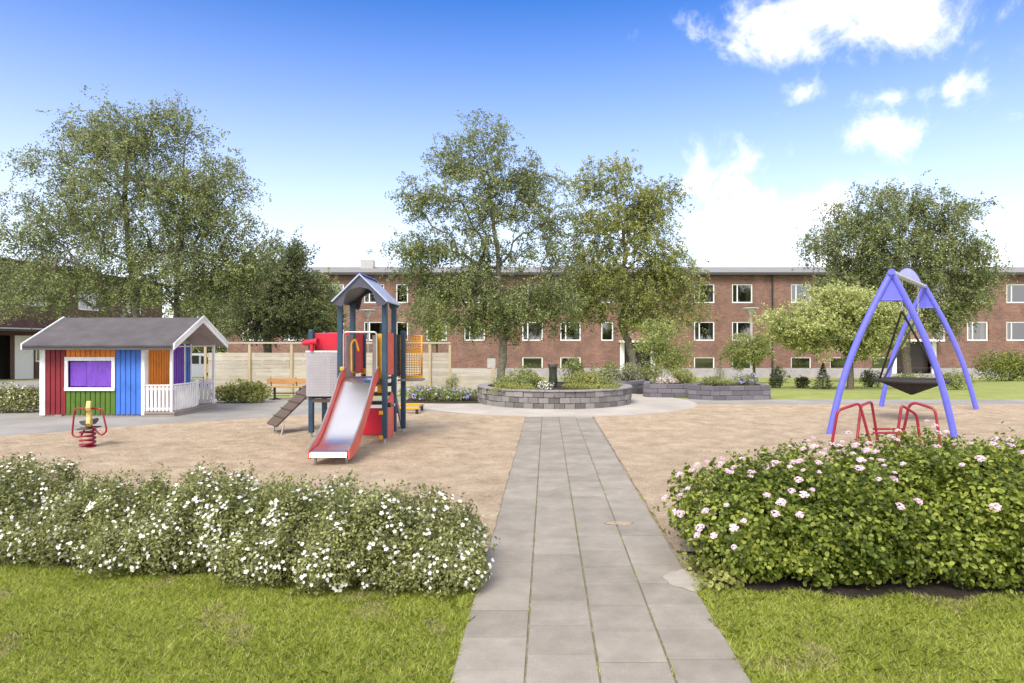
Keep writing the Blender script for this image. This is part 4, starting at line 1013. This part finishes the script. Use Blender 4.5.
def conifer(label, px, pyb, pyt, w, d, z=None, name='conifer', n=1500, lm='l_con'):
    x = gx(px, d); zb = gh(d) if z is None else z; h = gz(pyt, d)-zb; W = w/2*d/F
    t = thing(name, label, 'conifer', (x, d, zb)); u = rng.uniform(0, 1, n)**1.5; a = rng.uniform(0, 2*math.pi, n); lay = np.abs(np.sin(u*22))*.35+.65
    r = W*(1-u)**.9*lay*rng.uniform(.4, 1, n); P = np.stack([x+r*np.cos(a), d+r*np.sin(a), zb+.03+u*h*.98-r*.15], 1)
    N = rng.normal(size=P.shape); T = np.stack([np.cos(a), np.sin(a), .4+0*a], 1)+rng.normal(size=P.shape)*.3
    V, Fq = leaf_geo(P, N, max(.05, W*.16), .3, False, T); npmesh('crown', V, Fq, M[lm], t)
    MB().tube([(x, d, zb-.02), (x, d, zb+h*.8)], [.03, .008], 6).build('trunk', M['dbark'], t)
conifer('small silvery conifer standing on the raised bed nearest the lawn', 720, 388, 362, 22, 19.3, .36, lm='l_var', n=900)
conifer('small pointed conifer on the lawn right of the downpipe', 823, 388, 364, 26, 25)
sb('shrub', 'round dark green shrub on the lawn by the downpipe', 'shrub', 781, 377, 368, 20, 34, M['l_con'], 900, .08, z=gh(34)-.0)
sb('shrub', 'small dark shrub on the lawn in front of the round shrub', 'shrub', 776, 388, 378, 14, 26, M['l_con'], 500, .07, z=gh(26))
sb('shrub', 'low dark shrub on the lawn left of the pointed conifer', 'shrub', 803, 388, 378, 20, 26, M['l_con'], 700, .07, z=gh(26))
sb('shrub', 'dark shrub on the lawn right of the crab apple trunk', 'shrub', 872, 388, 371, 24, 27, M['l_con'], 1000, .07, z=gh(27))
sb('shrub', 'low leafy shrub under the swing beam behind the birch trunk', 'shrub', 915, 388, 374, 50, 28, M['l_mid'], 1800, .07, z=gh(28))
sb('shrub', 'green shrub on the lawn right of the swing basket', 'shrub', 957, 392, 372, 34, 24, M['l_mid'], 1800, .06, z=gh(24))
sb('hedge', 'clipped round green hedge by the house at the right edge', 'hedge', 1010, 376, 352, 84, 38, M['l_spir'], 7500, .10, z=gh(38), k=.5, lob=9)
sb('hedge', 'bright green leafy hedge between the playhouse and the bench', 'hedge', 243, 405, 382, 56, 17.4, M['l_yel'], 4200, .055, z=.005, k=.45, lob=9, fold=True)
sb('flowering_shrub', 'dusty white flowering shrub at the left edge beside the playhouse', 'shrub', 8, 419, 386, 76, 15.0, M['l_pot'], 6500, .045, M['petalw'], 160, z=.005, k=.5, lob=9)
fb = sb('flower_bed_plant', 'flower bed of pale green plants with violet blue flowers below the fence', 'flower bed', 444, 402, 387, 84, 17.9, M['l_mid'], 6000, .045, M['petalb'], 190, z=.01, k=.35, lob=14, fs=.06)
# tufts
sb('tall_grass_plant', 'grassy green clump between flower bed and low fence', 'plant', 452, 392, 378, 14, 18.9, M['l_mid'], 350, .10, z=.02, aspect=.15)

# ================================================================== LAMP POSTS
def lamp(px, pyt, d, label):
    x = gx(px, d); zt = gz(pyt, d); zb = gh(d); t = thing('street_lamp', label, 'street lamp', (x, d, zb), 'park lamps with flat round heads')
    MB().tube([(x, d, zb-.02), (x, d, zt-.45)], [.06, .045], 10).build('pole', M['lamp'], t)
    MB().tube([(x, d, zb), (x, d, zb+.5)], .085, 10).build('pole_sleeve', M['lamp'], t)
    MB().lathe((x, d, zt), [(.05, -.45), (.09, -.40), (.20, -.12), (.22, -.08), (.0, -.08)], 16).build('diffuser', M['frame'], t)
    MB().lathe((x, d, zt), [(.02, -.075), (.52, -.085), (.55, -.05), (.4, -.01), (.0, .01)], 20).build('lamp_cap', M['lamp'], t)
lamp(751, 308, 40, 'grey lamp post with flat round head in front of the right facade')
lamp(368, 310, 40, 'grey lamp post with flat round head seen through the play tower')

# ================================================================== APARTMENT BUILDING
BD = 50.0; SB = BD/F; ZB = -1.1
bx0_, bx1_ = gx(228, BD), gx(1150, BD)
ab = thing('apartment_building', 'long red brick apartment building of three storeys behind the trees', 'building', ((bx0_+bx1_)/2, BD, ZB))
ZPL = gz(368.5, BD); ZEV = gz(275.5, BD)
rows_ = {'t': (284.5, 303.5), 'm': (322, 341.2), 'b': (357.5, 369.8)}
wins = []
def W(row, a, b): 
    t, bt = rows_[row]; wins.append((gx(a, BD), gx(b, BD), gz(bt, BD), gz(t, BD), row))
full = [(242, 263), (283, 304), (323, 344), (364, 384), (426, 447), (464, 485), (522, 543), (560, 581), (694, 714.5), (732, 752.5), (791, 811), (830, 850), (872, 890), (967, 988.5), (1006.5, 1027), (1066, 1087), (1105, 1126)]
for a, b in full:
    W('t', a, b); W('m', a, b)
    if not (426 <= a <= 470 or 960 < a): W('b', a, b)
for a, b in ((396, 408), (601, 613.5), (933.5, 945)): W('t', a, b); W('m', a, b)
doors = [(gx(620, BD), gx(655, BD), gz(374, BD), gz(343, BD)), (gx(892, BD), gx(936, BD), gz(374, BD), gz(342, BD))]
smalld = (gx(487, BD), gx(495.5, BD), gz(374, BD), gz(358, BD))
opn = [(a, b, c, d) for a, b, c, d, r in wins]+[(a, b, c, d) for a, b, c, d in doors]+[smalld]
def facade(opn, x0, x1, z0, z1, y, mi, m, zmin_=None):
    xs = sorted({x0, x1}|{v for o in opn for v in o[:2] if x0 < v < x1}); zs_ = sorted({z0, z1}|{v for o in opn for v in o[2:4] if z0 < v < z1})
    for a, b in zip(xs[:-1], xs[1:]):
        for c, d in zip(zs_[:-1], zs_[1:]):
            mx_, mz_ = (a+b)/2, (c+d)/2
            if any(o[0] < mx_ < o[1] and o[2] < mz_ < o[3] for o in opn): continue
            m.add([(a, y, c), (b, y, c), (b, y, d), (a, y, d)], [(0,1,2,3)], mi)
m = MB(); facade(opn, bx0_, bx1_, ZPL, ZEV, BD, 0, m)
for a, b, c, d in opn:
    yb_ = BD+.22; c_z = max(c, ZPL)
    m.add([(a, BD, c_z), (a, yb_, c_z), (a, yb_, d), (a, BD, d)], [(0,1,2,3)]); m.add([(b, BD, c_z), (b, yb_, c_z), (b, yb_, d), (b, BD, d)], [(0,1,2,3)])
    m.add([(a, BD, d), (b, BD, d), (b, yb_, d), (a, yb_, d)], [(0,1,2,3)]); m.add([(a, BD, c_z), (b, BD, c_z), (b, yb_, c_z), (a, yb_, c_z)], [(0,1,2,3)])
m.add([(bx0_, BD, ZB), (bx0_, BD+10, ZB), (bx0_, BD+10, ZEV), (bx0_, BD, ZEV)], [(0,1,2,3)]); m.add([(bx1_, BD, ZB), (bx1_, BD+10, ZB), (bx1_, BD+10, ZEV), (bx1_, BD, ZEV)], [(0,1,2,3)])
m.add([(bx0_, BD+10, ZB), (bx1_, BD+10, ZB), (bx1_, BD+10, ZEV), (bx0_, BD+10, ZEV)], [(0,1,2,3)])
me_w = m.build('wall', M['brick'], ab)
m = MB(); opl = [(a, b, ZB-1, d) for a, b, c, d in doors]
facade([(a, b, c, min(d, ZPL)) for a, b, c, d in opn if c < ZPL], bx0_-.03, bx1_+.03, ZB-.1, ZPL, BD-.04, 0, m)
m.add([(bx0_, BD-.04, ZPL), (bx1_, BD-.04, ZPL), (bx1_, BD+.0, ZPL), (bx0_, BD+.0, ZPL)], [(0,1,2,3)])
m.build('plinth', M['conc'], ab)
m = MB(); m.box(bx0_-.1, bx1_, BD+1.6, BD+1.65, ZB, ZEV); m.build('room_backs', M['room'], ab)
m = MB(); m.box(bx0_-.45, bx1_+.4, BD-.5, BD-.45, ZEV-.02, ZEV+.16); m.box(bx0_-.45, bx1_+.4, BD-.45, BD-.001, ZEV-.0, ZEV+.05); m.build('fascia', M['fascia'], ab)
m = MB(); zr = ZEV+.16
m.prism([(BD-.5, zr), (BD+5, zr+1.0), (BD+10.5, zr), (BD+10.5, zr-.05), (BD-.5, zr-.05+.049)], 0, bx0_-.45, bx1_+.4)
rfm = m.build('roof', M['roofgrey'], ab)
for px, w_, h_ in ((368, 1.0, .95), (590, 1.2, .8), (1100, 1.1, .9)):
    x = gx(px, BD+4); MB().box(x-w_/2, x+w_/2, BD+3.5, BD+4.5, zr+.4, zr+1.0+h_*.45).build('chimney', M['lamp'], rfm)
# windows: one of each kind, then copies
def make_window(w, h, kind):
    t = .085; m = MB()
    m.box(-w/2, w/2, 0, .07, h-t, h).box(-w/2, w/2, -.03, .07, 0, t).box(-w/2, -w/2+t, 0, .07, t, h-t).box(w/2-t, w/2, 0, .07, t, h-t)
    if kind == 'full': m.box(-w/2+w*.27-.04, -w/2+w*.27+.04, .005, .065, t, h-t)
    f = m.build('window', M['frame'], ab); f.location = (0, 0, 0)
    for v in f.data.vertices: v.co = v.co+Vector(wloc(ab))
    g = bpy.data.meshes.new('pane'); g.from_pydata([(-w/2+t, .04, t), (w/2-t, .04, t), (w/2-t, .04, h-t), (-w/2+t, .04, h-t)], [], [(0,1,2,3)]); g.materials.append(M['glass'])
    link('pane', g, f)
    return f
def curtain_mesh(x0, x1, h, m):
    n = 14; V = []; 
    for i in range(n+1):
        x = x0+(x1-x0)*i/n; y = .22+.03*math.sin(i*1.9); V += [(x, y, .08), (x, y, h-.05)]
    me = bpy.data.meshes.new('curtain'); me.from_pydata(V, [], [(2*i, 2*i+2, 2*i+3, 2*i+1) for i in range(n)]); me.materials.append(m); return me
wfull = 20.5*SB; hfull = 19.1*SB
kinds = {'full': (wfull, hfull), 'narrow': (12*SB, hfull), 'low': (20.5*SB, 12.3*SB)}
cur = {}
for cm in ('curtain', 'ycurtain'):
    cur[cm, 'l'] = curtain_mesh(-wfull/2+.1, -wfull/2+.42, hfull, M[cm]); cur[cm, 'r'] = curtain_mesh(wfull/2-.40, wfull/2-.1, hfull, M[cm])
cur['half'] = curtain_mesh(-wfull/2+.1, wfull/2-.1, hfull*.35, M['curtain'])
proto = {}
for i, (a, b, c, d, r_) in enumerate(wins):
    kd = 'low' if r_ == 'b' else ('narrow' if b-a < 1.2 else 'full')
    loc = Vector(((a+b)/2, BD+.05, c))-wloc(ab)
    if kd not in proto: o = make_window(*kinds[kd], kd); proto[kd] = o
    else:
        o = proto[kd].copy(); COL.objects.link(o)
        for chd in proto[kd].children:
            if chd.name.startswith('pane'): q = chd.copy(); COL.objects.link(q); q.parent = o
    o.parent = ab; o.location = loc
    if kd == 'full':
        z = random.random(); cm = 'ycurtain' if (728*SB < a+512*SB < 736*SB and r_ == 't') else 'curtain'
        if z < .85 or cm == 'ycurtain': link('curtain', cur[cm, 'l'], o)
        if z > .2 or cm == 'ycurtain': link('curtain', cur[cm, 'r'], o)
        if .25 < z < .6: link('curtain', cur['half'], o)
for a, b, c, d in doors:
    m = MB(); m.box(a, a+.32, BD-.06, BD+.1, c, d).box(b-.32, b, BD-.06, BD+.1, c, d).box(a-.1, b+.1, BD-.9, BD+.1, d+.002, d+.16)
    fr_ = m.build('entrance', M['frame'], ab)
    k = MB(); k.box(a+.32, b-.32, BD+.5, BD+.55, c, d); dd_ = k.build('door', M['door'], fr_)
    k = MB(); k.box((a+b)/2-.05, (a+b)/2+.02, BD+.44, BD+.49, c+.9, c+1.1); k.build('handle', M['galv'], dd_)
a, b, c, d = smalld; MB().box(a, b, BD+.05, BD+.1, c, d).build('hatch_door', M['lamp'], ab)
for px in (772.5, 1090):
    x = gx(px, BD-.1); MB().tube([(x, BD-.1, ZB), (x, BD-.1, ZEV)], .06, 8).build('downpipe', M['iron'], ab)
# paved strip along the house
mb = MB(); mb.add([(bx0_, 48.2, gh(48.2)+.01), (bx1_, 48.2, gh(48.2)+.01), (bx1_, 49.96, gh(49.96)+.01), (bx0_, 49.96, gh(49.96)+.01)], [(0,1,2,3)])
tag(mb.build('house_paving', simple('light_paving', (.42,.38,.34), .9)), kind='structure')

# ================================================================== LEFT WING
lw = thing('brick_building', 'dark brick building with white garage panel at the left edge', 'building', (-36, 50, ZB))
wx = -32.6; m = MB()
zroof = 6.9
opw = [(44.2, 46.6, 4.0, 5.4), (50.0, 52.4, 4.0, 5.4), (56, 58.4, 4.0, 5.4), (38.5, 43.2, ZB, 2.0), (43.6, 45.4, ZB, 2.0), (45.5, 46.1, ZB+1.3, 2.0)]
def fac_y(opn, y0, y1, z0, z1, x, m):
    ys_ = sorted({y0, y1}|{v for o in opn for v in o[:2]}); zs_ = sorted({z0, z1}|{v for o in opn for v in o[2:4]})
    for a, b in zip(ys_[:-1], ys_[1:]):
        for c, d in zip(zs_[:-1], zs_[1:]):
            if any(o[0] < (a+b)/2 < o[1] and o[2] < (c+d)/2 < o[3] for o in opn): continue
            m.add([(x, a, c), (x, b, c), (x, b, d), (x, a, d)], [(0,1,2,3)])
fac_y(opw, 22, 62, ZB-.2, zroof, wx, m)
m.add([(wx, 62, ZB-.2), (wx-10, 62, ZB-.2), (wx-10, 62, zroof), (wx, 62, zroof)], [(0,1,2,3)]); m.add([(wx, 22, ZB-.2), (wx-10, 22, ZB-.2), (wx-10, 22, zroof), (wx, 22, zroof)], [(0,1,2,3)])
m.build('wall', M['dbrick'], lw)
m = MB(); m.prism([(wx+.6, zroof), (wx-5, zroof+.9), (wx-10.6, zroof), (wx-10.6, zroof-.12), (wx+.6, zroof-.12)], 1, 21.5, 62.5); m.build('roof', M['fascia'], lw)
m = MB(); m.box(wx+.002, wx+1.5, 22, 47.5, 2.25, 2.45); m.build('canopy', M['fascia'], lw)
m = MB(); m.box(wx+1.5, wx+1.56, 22, 47.5, 2.38, 2.47); m.build('canopy_edge', M['lamp'], lw)
m = MB(); m.box(wx-.12, wx-.05, 43.6, 45.4, ZB, 2.0); m.build('garage_panel', M['frame'], lw, .01)
m = MB(); m.box(wx-1.6, wx-1.55, 22, 62, ZB, zroof-.2); m.build('room_backs', M['room'], lw)
for a, b, c, d in opw[:3]+opw[5:]:
    m = MB(); t = .09
    m.box(wx-.1, wx+.02, a, b, d-t, d).box(wx-.1, wx+.02, a, b, c, c+t).box(wx-.1, wx+.02, a, a+t, c+t, d-t).box(wx-.1, wx+.02, b-t, b, c+t, d-t)
    if b-a > 2: m.box(wx-.1, wx+.02, (a+b)/2-.05, (a+b)/2+.05, c+t, d-t)
    f_ = m.build('window', M['frame'], lw); MB().box(wx-.06, wx-.05, a+t, b-t, c+t, d-t).build('pane', M['glass'], f_)

# ================================================================== CAR (seen beyond the porch)
cy_ = 30.0; cxc = gx(190, cy_); zc = gh(cy_)+.01
car = thing('parked_car', 'white parked car seen through the playhouse porch', 'car', (cxc, cy_, zc))
# side view towards the camera: profile in x-z extruded along y
pr1 = [(-2.1,.35),(-2.15,.6),(-2.05,.85),(-1.2,.95),(-.75,1.30),(-.2,1.42),(.9,1.42),(1.6,1.28),(2.0,.95),(2.12,.75),(2.1,.35)]
pc_ = [(cxc+a, zc+b) for a, b in pr1]
MB().prism(pc_, 1, cy_-.85, cy_+.85).build('body', M['carwhite'], car, .06)
wn = MB()
for q in ([(-.95,.98),(-.62,1.25),(-.1,1.34),(-.1,.98)], [(.0,.98),(.0,1.34),(.8,1.34),(.8,.98)], [(.9,.98),(.9,1.33),(1.35,1.22),(1.65,.98)]):
    wn.prism([(cxc+a, zc+b) for a, b in q], 1, cy_-.862, cy_-.851)
wn.build('side_windows', simple('dark_car_glass', (.02,.025,.03), .08), car)
for x in (cxc-1.3, cxc+1.3):
    for y in (cy_-.78, cy_+.78):
        wh = MB(); wh.tube([(x, y-.1, zc+.31), (x, y+.1, zc+.31)], .31, 20); wo = wh.build('wheel', M['tyre'], car)
        MB().tube([(x, y-.115, zc+.31), (x, y+.115, zc+.31)], .19, 14).build('rim', M['galv'], wo)
MB().box(cxc+2.06, cxc+2.13, cy_-.8, cy_-.5, zc+.7, zc+.84).build('headlight', M['frame'], car)
MB().box(cxc+2.06, cxc+2.13, cy_+.5, cy_+.8, zc+.7, zc+.84).build('headlight', M['frame'], car)

# ================================================================== TREES
def TP(px, py, d, dy=0): return (gx(px, d), d+dy, gz(py, d))
# big birch group on the left
d = 24; zb = gh(d)
grow_tree('birch_tree', 'huge spreading multi stemmed birch behind the playhouse', 'tree', (gx(150, d), d, zb),
    [[(gx(141, d), d, zb-.05), TP(133, 290, d), TP(118, 200, d, .4), TP(125, 120, d, .3)], [(gx(172, d), d+.3, zb-.05), TP(172, 300, d, .3), TP(180, 220, d, .2), TP(185, 135, d)], [(gx(146, d), d+.1, zb-.05), TP(125, 300, d, -.2), TP(85, 262, d, -.5), TP(50, 225, d, -.6)]],
    [px_lobe(140, 150, d, 60, 42), px_lobe(170, 125, d, 35, 26), px_lobe(100, 130, d, 38, 24, .5), px_lobe(75, 190, d, 52, 46), px_lobe(190, 190, d, 50, 48), px_lobe(140, 215, d, 70, 50), px_lobe(225, 235, d, 38, 62), px_lobe(215, 190, d, 34, 30), px_lobe(28, 235, d, 46, 34), px_lobe(60, 285, d, 55, 30), px_lobe(5, 280, d, 40, 30), px_lobe(150, 275, d, 60, 30), px_lobe(220, 300, d, 26, 26), px_lobe(243, 262, d, 28, 52), px_lobe(205, 255, d, 40, 40)],
    780, 9, .075, M['l_birch'], M['bark'], .6, .28, .7, .14, sprigs=14)
d = 34; zb = gh(d)
grow_tree('broadleaf_tree', 'dark green tree between the big birch and the play tower', 'tree', (gx(268, d), d, zb),
    [[(gx(268, d), d, zb-.05), TP(267, 330, d), TP(275, 260, d)]],
    [px_lobe(280, 262, d, 28, 24), px_lobe(262, 290, d, 34, 30), px_lobe(300, 295, d, 28, 30), px_lobe(262, 318, d, 40, 20), px_lobe(305, 320, d, 24, 16)],
    330, 9, .10, M['l_dark'], M['dbark'], .15, .34, .45, .2, sprigs=14)
d = 36; zb = gh(d)
grow_tree('young_tree', 'light green tree behind the playhouse roof', 'tree', (gx(205, d), d, zb), [[(gx(205, d), d, zb-.05), TP(205, 320, d), TP(206, 280, d)]],
    [px_lobe(208, 290, d, 20, 20), px_lobe(205, 315, d, 26, 20), px_lobe(195, 330, d, 22, 14)], 110, 8, .11, M['l_light'], M['dbark'], .1, .3, .4, .1, sprigs=14)
grow_tree('young_tree', 'yellow green young tree left of the tower roof against the brick', 'tree', (gx(325, 38), 38, gh(38)), [[(gx(325, 38), 38, gh(38)-.05), TP(325, 330, 38), TP(326, 295, 38)]],
    [px_lobe(326, 300, 38, 12, 16), px_lobe(322, 322, 38, 18, 16)], 70, 8, .11, M['l_light'], M['dbark'], .1, .3, .4, .07, sprigs=12)
# background trees beyond the gap left
for px, d_, r_, lab in ((120, 66, 60, 'distant dark tree in the gap right of the left building'), (190, 72, 46, 'distant dark tree left of the long brick building')):
    grow_tree('broadleaf_tree', lab, 'tree', (gx(px, d_), d_, -1.1), [[(gx(px, d_), d_, -1.15), TP(px, 330, d_), TP(px, 318, d_)]],
        [px_lobe(px, 336, d_, r_*.7, 16), px_lobe(px-18, 342, d_, r_*.6, 14), px_lobe(px+20, 342, d_, r_*.6, 14)], 90, 9, .2, M['l_dark'], M['dbark'], .1, .7, .7, .2, sprigs=14)
# middle birches
d = 27; zb = gh(d)
grow_tree('birch_tree', 'tall birch with straight pale trunk left of the dark pillar', 'tree', (gx(500, d), d, zb),
    [[(gx(501, d), d, zb-.05), TP(503, 340, d), TP(498, 260, d, .1), TP(490, 190, d), TP(482, 125, d)]],
    [px_lobe(485, 140, d, 26, 26), px_lobe(460, 160, d, 28, 22), px_lobe(520, 175, d, 36, 26), px_lobe(425, 195, d, 26, 20), px_lobe(465, 200, d, 46, 34), px_lobe(530, 215, d, 36, 32), px_lobe(420, 250, d, 34, 26), px_lobe(470, 262, d, 50, 34), px_lobe(535, 270, d, 40, 36), px_lobe(430, 295, d, 30, 30), px_lobe(500, 305, d, 46, 28), px_lobe(548, 305, d, 30, 26), px_lobe(478, 318, d, 30, 14)],
    640, 9, .08, M['l_birch'], M['bark'], .5, .25, .55, .19, sprigs=12)
d = 30; zb = gh(d)
grow_tree('birch_tree', 'birch with leaning pale trunk in front of the building entrance', 'tree', (gx(636, d), d, zb),
    [[(gx(637, d), d, zb-.05), TP(630, 350, d), TP(622, 325, d), TP(625, 250, d), TP(612, 165, d)]],
    [px_lobe(608, 180, d, 26, 24), px_lobe(580, 195, d, 20, 20), px_lobe(650, 200, d, 26, 20), px_lobe(615, 225, d, 44, 28), px_lobe(590, 262, d, 30, 30), px_lobe(650, 250, d, 30, 30), px_lobe(670, 280, d, 32, 28), px_lobe(620, 285, d, 44, 28), px_lobe(585, 305, d, 24, 22), px_lobe(650, 310, d, 34, 22), px_lobe(685, 300, d, 18, 22)],
    560, 9, .088, M['l_birch2'], M['bark'], .5, .32, .5, .17, sprigs=12)
grow_tree('young_tree', 'slender light green tree at the left end of the middle birches', 'tree', (gx(437, 36), 36, gh(36)), [[(gx(437, 36), 36, gh(36)-.05), TP(437, 330, 36), TP(438, 300, 36)]],
    [px_lobe(438, 305, 36, 12, 14), px_lobe(436, 325, 36, 14, 14)], 55, 7, .1, M['l_light'], M['dbark'], .1, .3, .4, .06, sprigs=11)
grow_tree('young_tree', 'small light leafed tree right of the building entrance', 'tree', (gx(656, 24), 24, gh(24)), [[(gx(656, 24), 24, gh(24)-.05), TP(656, 365, 24), TP(662, 330, 24)], [(gx(660, 24), 24, gh(24)-.05), TP(668, 360, 24)]],
    [px_lobe(662, 335, 24, 16, 16), px_lobe(656, 352, 24, 18, 14), px_lobe(672, 358, 24, 14, 13)], 90, 6, .06, M['l_light'], M['dbark'], .2, .18, .28, .045, sprigs=9)
grow_tree('young_tree', 'small round young tree beside the right lamp post', 'tree', (gx(754, 33), 33, gh(33)), [[(gx(754, 33), 33, gh(33)-.05), TP(754, 370, 33), TP(753, 340, 33)]],
    [px_lobe(752, 345, 33, 17, 13), px_lobe(742, 356, 33, 13, 9), px_lobe(762, 355, 33, 12, 9)], 85, 7, .085, M['l_light'], M['dbark'], .1, .22, .3, .06, sprigs=9)
d = 24.5; zb = gh(d)
grow_tree('crab_apple_tree', 'low spreading pale flowering tree left of the swing', 'tree', (gx(850, d), d, zb),
    [[(gx(850, d), d, zb-.05), TP(851, 365, d), TP(846, 345, d), TP(835, 320, d)], [TP(851, 362, d), TP(860, 340, d), TP(872, 318, d)]],
    [px_lobe(832, 303, d, 34, 14), px_lobe(800, 322, d, 30, 17), px_lobe(850, 318, d, 34, 18), px_lobe(880, 322, d, 24, 20), px_lobe(815, 338, d, 26, 14), px_lobe(868, 342, d, 26, 14)],
    430, 8, .075, M['l_apple'], M['dbark'], .1, .2, .3, .13, sprigs=17)
d = 34; zb = gh(d)
grow_tree('birch_tree', 'wide weeping birch behind the swing', 'tree', (gx(905, d), d, zb),
    [[(gx(907, d), d, zb-.05), TP(905, 340, d), TP(900, 270, d), TP(898, 200, d)]],
    [px_lobe(898, 205, d, 34, 22), px_lobe(860, 225, d, 38, 28), px_lobe(935, 220, d, 36, 26), px_lobe(832, 245, d, 28, 26), px_lobe(890, 262, d, 50, 36), px_lobe(955, 255, d, 36, 28), px_lobe(925, 295, d, 44, 28), px_lobe(965, 285, d, 26, 24), px_lobe(840, 278, d, 30, 28), px_lobe(870, 305, d, 40, 24), px_lobe(945, 315, d, 26, 16)],
    640, 9, .10, M['l_birch'], M['dbark'], .75, .32, .9, .22, sprigs=13)

# ================================================================== SKY, SUN, CAMERA
SUN_EL, SUN_AZ = 48, 205    # from behind the camera, a little to the left
wd = bpy.data.worlds.new('World'); S.world = wd; wd.use_nodes = True; nt = wd.node_tree
bg = nt.nodes['Background']; bg.inputs[1].default_value = .13
sky = nt.nodes.new('ShaderNodeTexSky'); sky.sky_type = 'NISHITA'; sky.sun_disc = False
sky.sun_elevation = R(SUN_EL); sky.sun_rotation = R(SUN_AZ); sky.air_density = 1.0; sky.dust_density = .6; sky.ozone_density = 2.5
tc = nt.nodes.new('ShaderNodeTexCoord'); sp = nt.nodes.new('ShaderNodeSeparateXYZ'); nt.links.new(tc.outputs['Generated'], sp.inputs[0])
hs = nt.nodes.new('ShaderNodeHueSaturation'); hs.inputs['Saturation'].default_value = 1.45; hs.inputs['Value'].default_value = .85; hs.inputs['Hue'].default_value = .515; nt.links.new(sky.outputs[0], hs.inputs['Color'])
# pale air near the horizon
elev = sp.outputs[2]
hz = mth(nt, 'POWER', mth(nt, 'SUBTRACT', 1, mth(nt, 'MULTIPLY', elev, 1.9, clamp=True), clamp=True), 1.6)
base = mixc(nt, mth(nt, 'MULTIPLY', hz, .92), hs.outputs[0], (5.7, 5.8, 6.5))
# clouds: soft masses placed by direction, broken up with noise
nz = nt.nodes.new('ShaderNodeTexNoise'); nz.inputs['Scale'].default_value = 9; nz.inputs['Distortion'].default_value = .3; nz.inputs['Detail'].default_value = 9; nz.inputs['Roughness'].default_value = .62; nt.links.new(tc.outputs['Generated'], nz.inputs['Vector'])
nf_ = nt.nodes.new('ShaderNodeTexNoise'); nf_.inputs['Scale'].default_value = 3.2; nf_.inputs['Detail'].default_value = 7; nt.links.new(tc.outputs['Generated'], nf_.inputs['Vector'])
tot = None
def cloud(px, py, rx, ry, dens=1.0, soft=.45):
    global tot
    v = Vector(((px-512)/F, 1, (342-py)/F)); L = v.length; v.normalize(); sx_, sz_ = rx/F/L, ry/F/L
    dx = mth(nt, 'DIVIDE', mth(nt, 'SUBTRACT', sp.outputs[0], v.x), sx_); dz = mth(nt, 'DIVIDE', mth(nt, 'SUBTRACT', sp.outputs[2], v.z), sz_); dy = mth(nt, 'DIVIDE', mth(nt, 'SUBTRACT', sp.outputs[1], v.y), sx_*1.2)
    r2 = mth(nt, 'ADD', mth(nt, 'ADD', mth(nt, 'MULTIPLY', dx, dx), mth(nt, 'MULTIPLY', dz, dz)), mth(nt, 'MULTIPLY', dy, dy))
    g = mth(nt, 'MULTIPLY', mth(nt, 'SUBTRACT', 1.0, mth(nt, 'SQRT', r2)), dens)
    tot = g if tot is None else mth(nt, 'MAXIMUM', tot, g)
for c in ((895, 12, 175, 50, 1.05), (800, 42, 80, 30, .85), (760, 232, 110, 48, 1.3), (825, 210, 75, 40, 1.5), (720, 245, 70, 46, 1.3), (800, 262, 130, 34, 1.2), (690, 187, 18, 13, .8), (842, 137, 95, 26, .5), (885, 98, 70, 12, .5), (805, 92, 34, 16, .8), (1020, 115, 40, 26, .5), (695, 30, 22, 14, .5), (960, 150, 40, 12, .35), (1025, 50, 14, 16, .7)): cloud(*c)
# unseen cloud added overhead and behind the camera to whiten light and slide reflection
extra = mth(nt, 'SUBTRACT', mth(nt, 'MULTIPLY', nf_.outputs['Fac'], 1.6), mth(nt, 'ADD', -.15, mth(nt, 'MULTIPLY', mth(nt, 'MAXIMUM', mth(nt, 'SUBTRACT', sp.outputs[1], .4), 0), 5.2)))
tot = mth(nt, 'MAXIMUM', tot, extra)
den = mth(nt, 'ADD', tot, mth(nt, 'MULTIPLY', mth(nt, 'SUBTRACT', nz.outputs['Fac'], .54), 5.0))
mr = nt.nodes.new('ShaderNodeMapRange'); mr.interpolation_type = 'SMOOTHSTEP'; nt.links.new(den, mr.inputs[0]); mr.inputs[1].default_value = -.25; mr.inputs[2].default_value = 1.25
cc = ramp(nt, nz.outputs['Fac'], [(.35, (.70,.71,.74)), (.62, (1,.97,.93))])
fin = mixc(nt, mth(nt, 'MULTIPLY', mr.outputs[0], .96), base, mixc(nt, 1.0, cc, (7.2, 7.1, 6.9), 'MULTIPLY'))
nt.links.new(fin, bg.inputs[0])
sl_ = bpy.data.lights.new('sun', 'SUN'); sl_.energy = 2.0; sl_.angle = R(28); sl_.color = (1, .91, .78)
so = bpy.data.objects.new('sun', sl_); COL.objects.link(so)
az = R(SUN_AZ); dirv = Vector((math.sin(az)*math.cos(R(SUN_EL)), math.cos(az)*math.cos(R(SUN_EL)), math.sin(R(SUN_EL))))
so.rotation_euler = dirv.to_track_quat('Z', 'Y').to_euler(); so.location = (0, 0, 20)
cam = bpy.data.cameras.new('camera'); cam.sensor_width = 36; cam.lens = F*36/1024; cam.clip_end = 3000; cam.clip_start = .05
co = bpy.data.objects.new('camera', cam); COL.objects.link(co); co.location = (0, 0, EYE); co.rotation_euler = (R(90), 0, 0); S.camera = co
S.view_settings.view_transform = 'Standard'; S.view_settings.look = 'None'; S.view_settings.gamma = 1; S.view_settings.exposure = 1.12
S.cycles.use_denoising = True; S.cycles.max_bounces = 6; S.cycles.transparent_max_bounces = 8
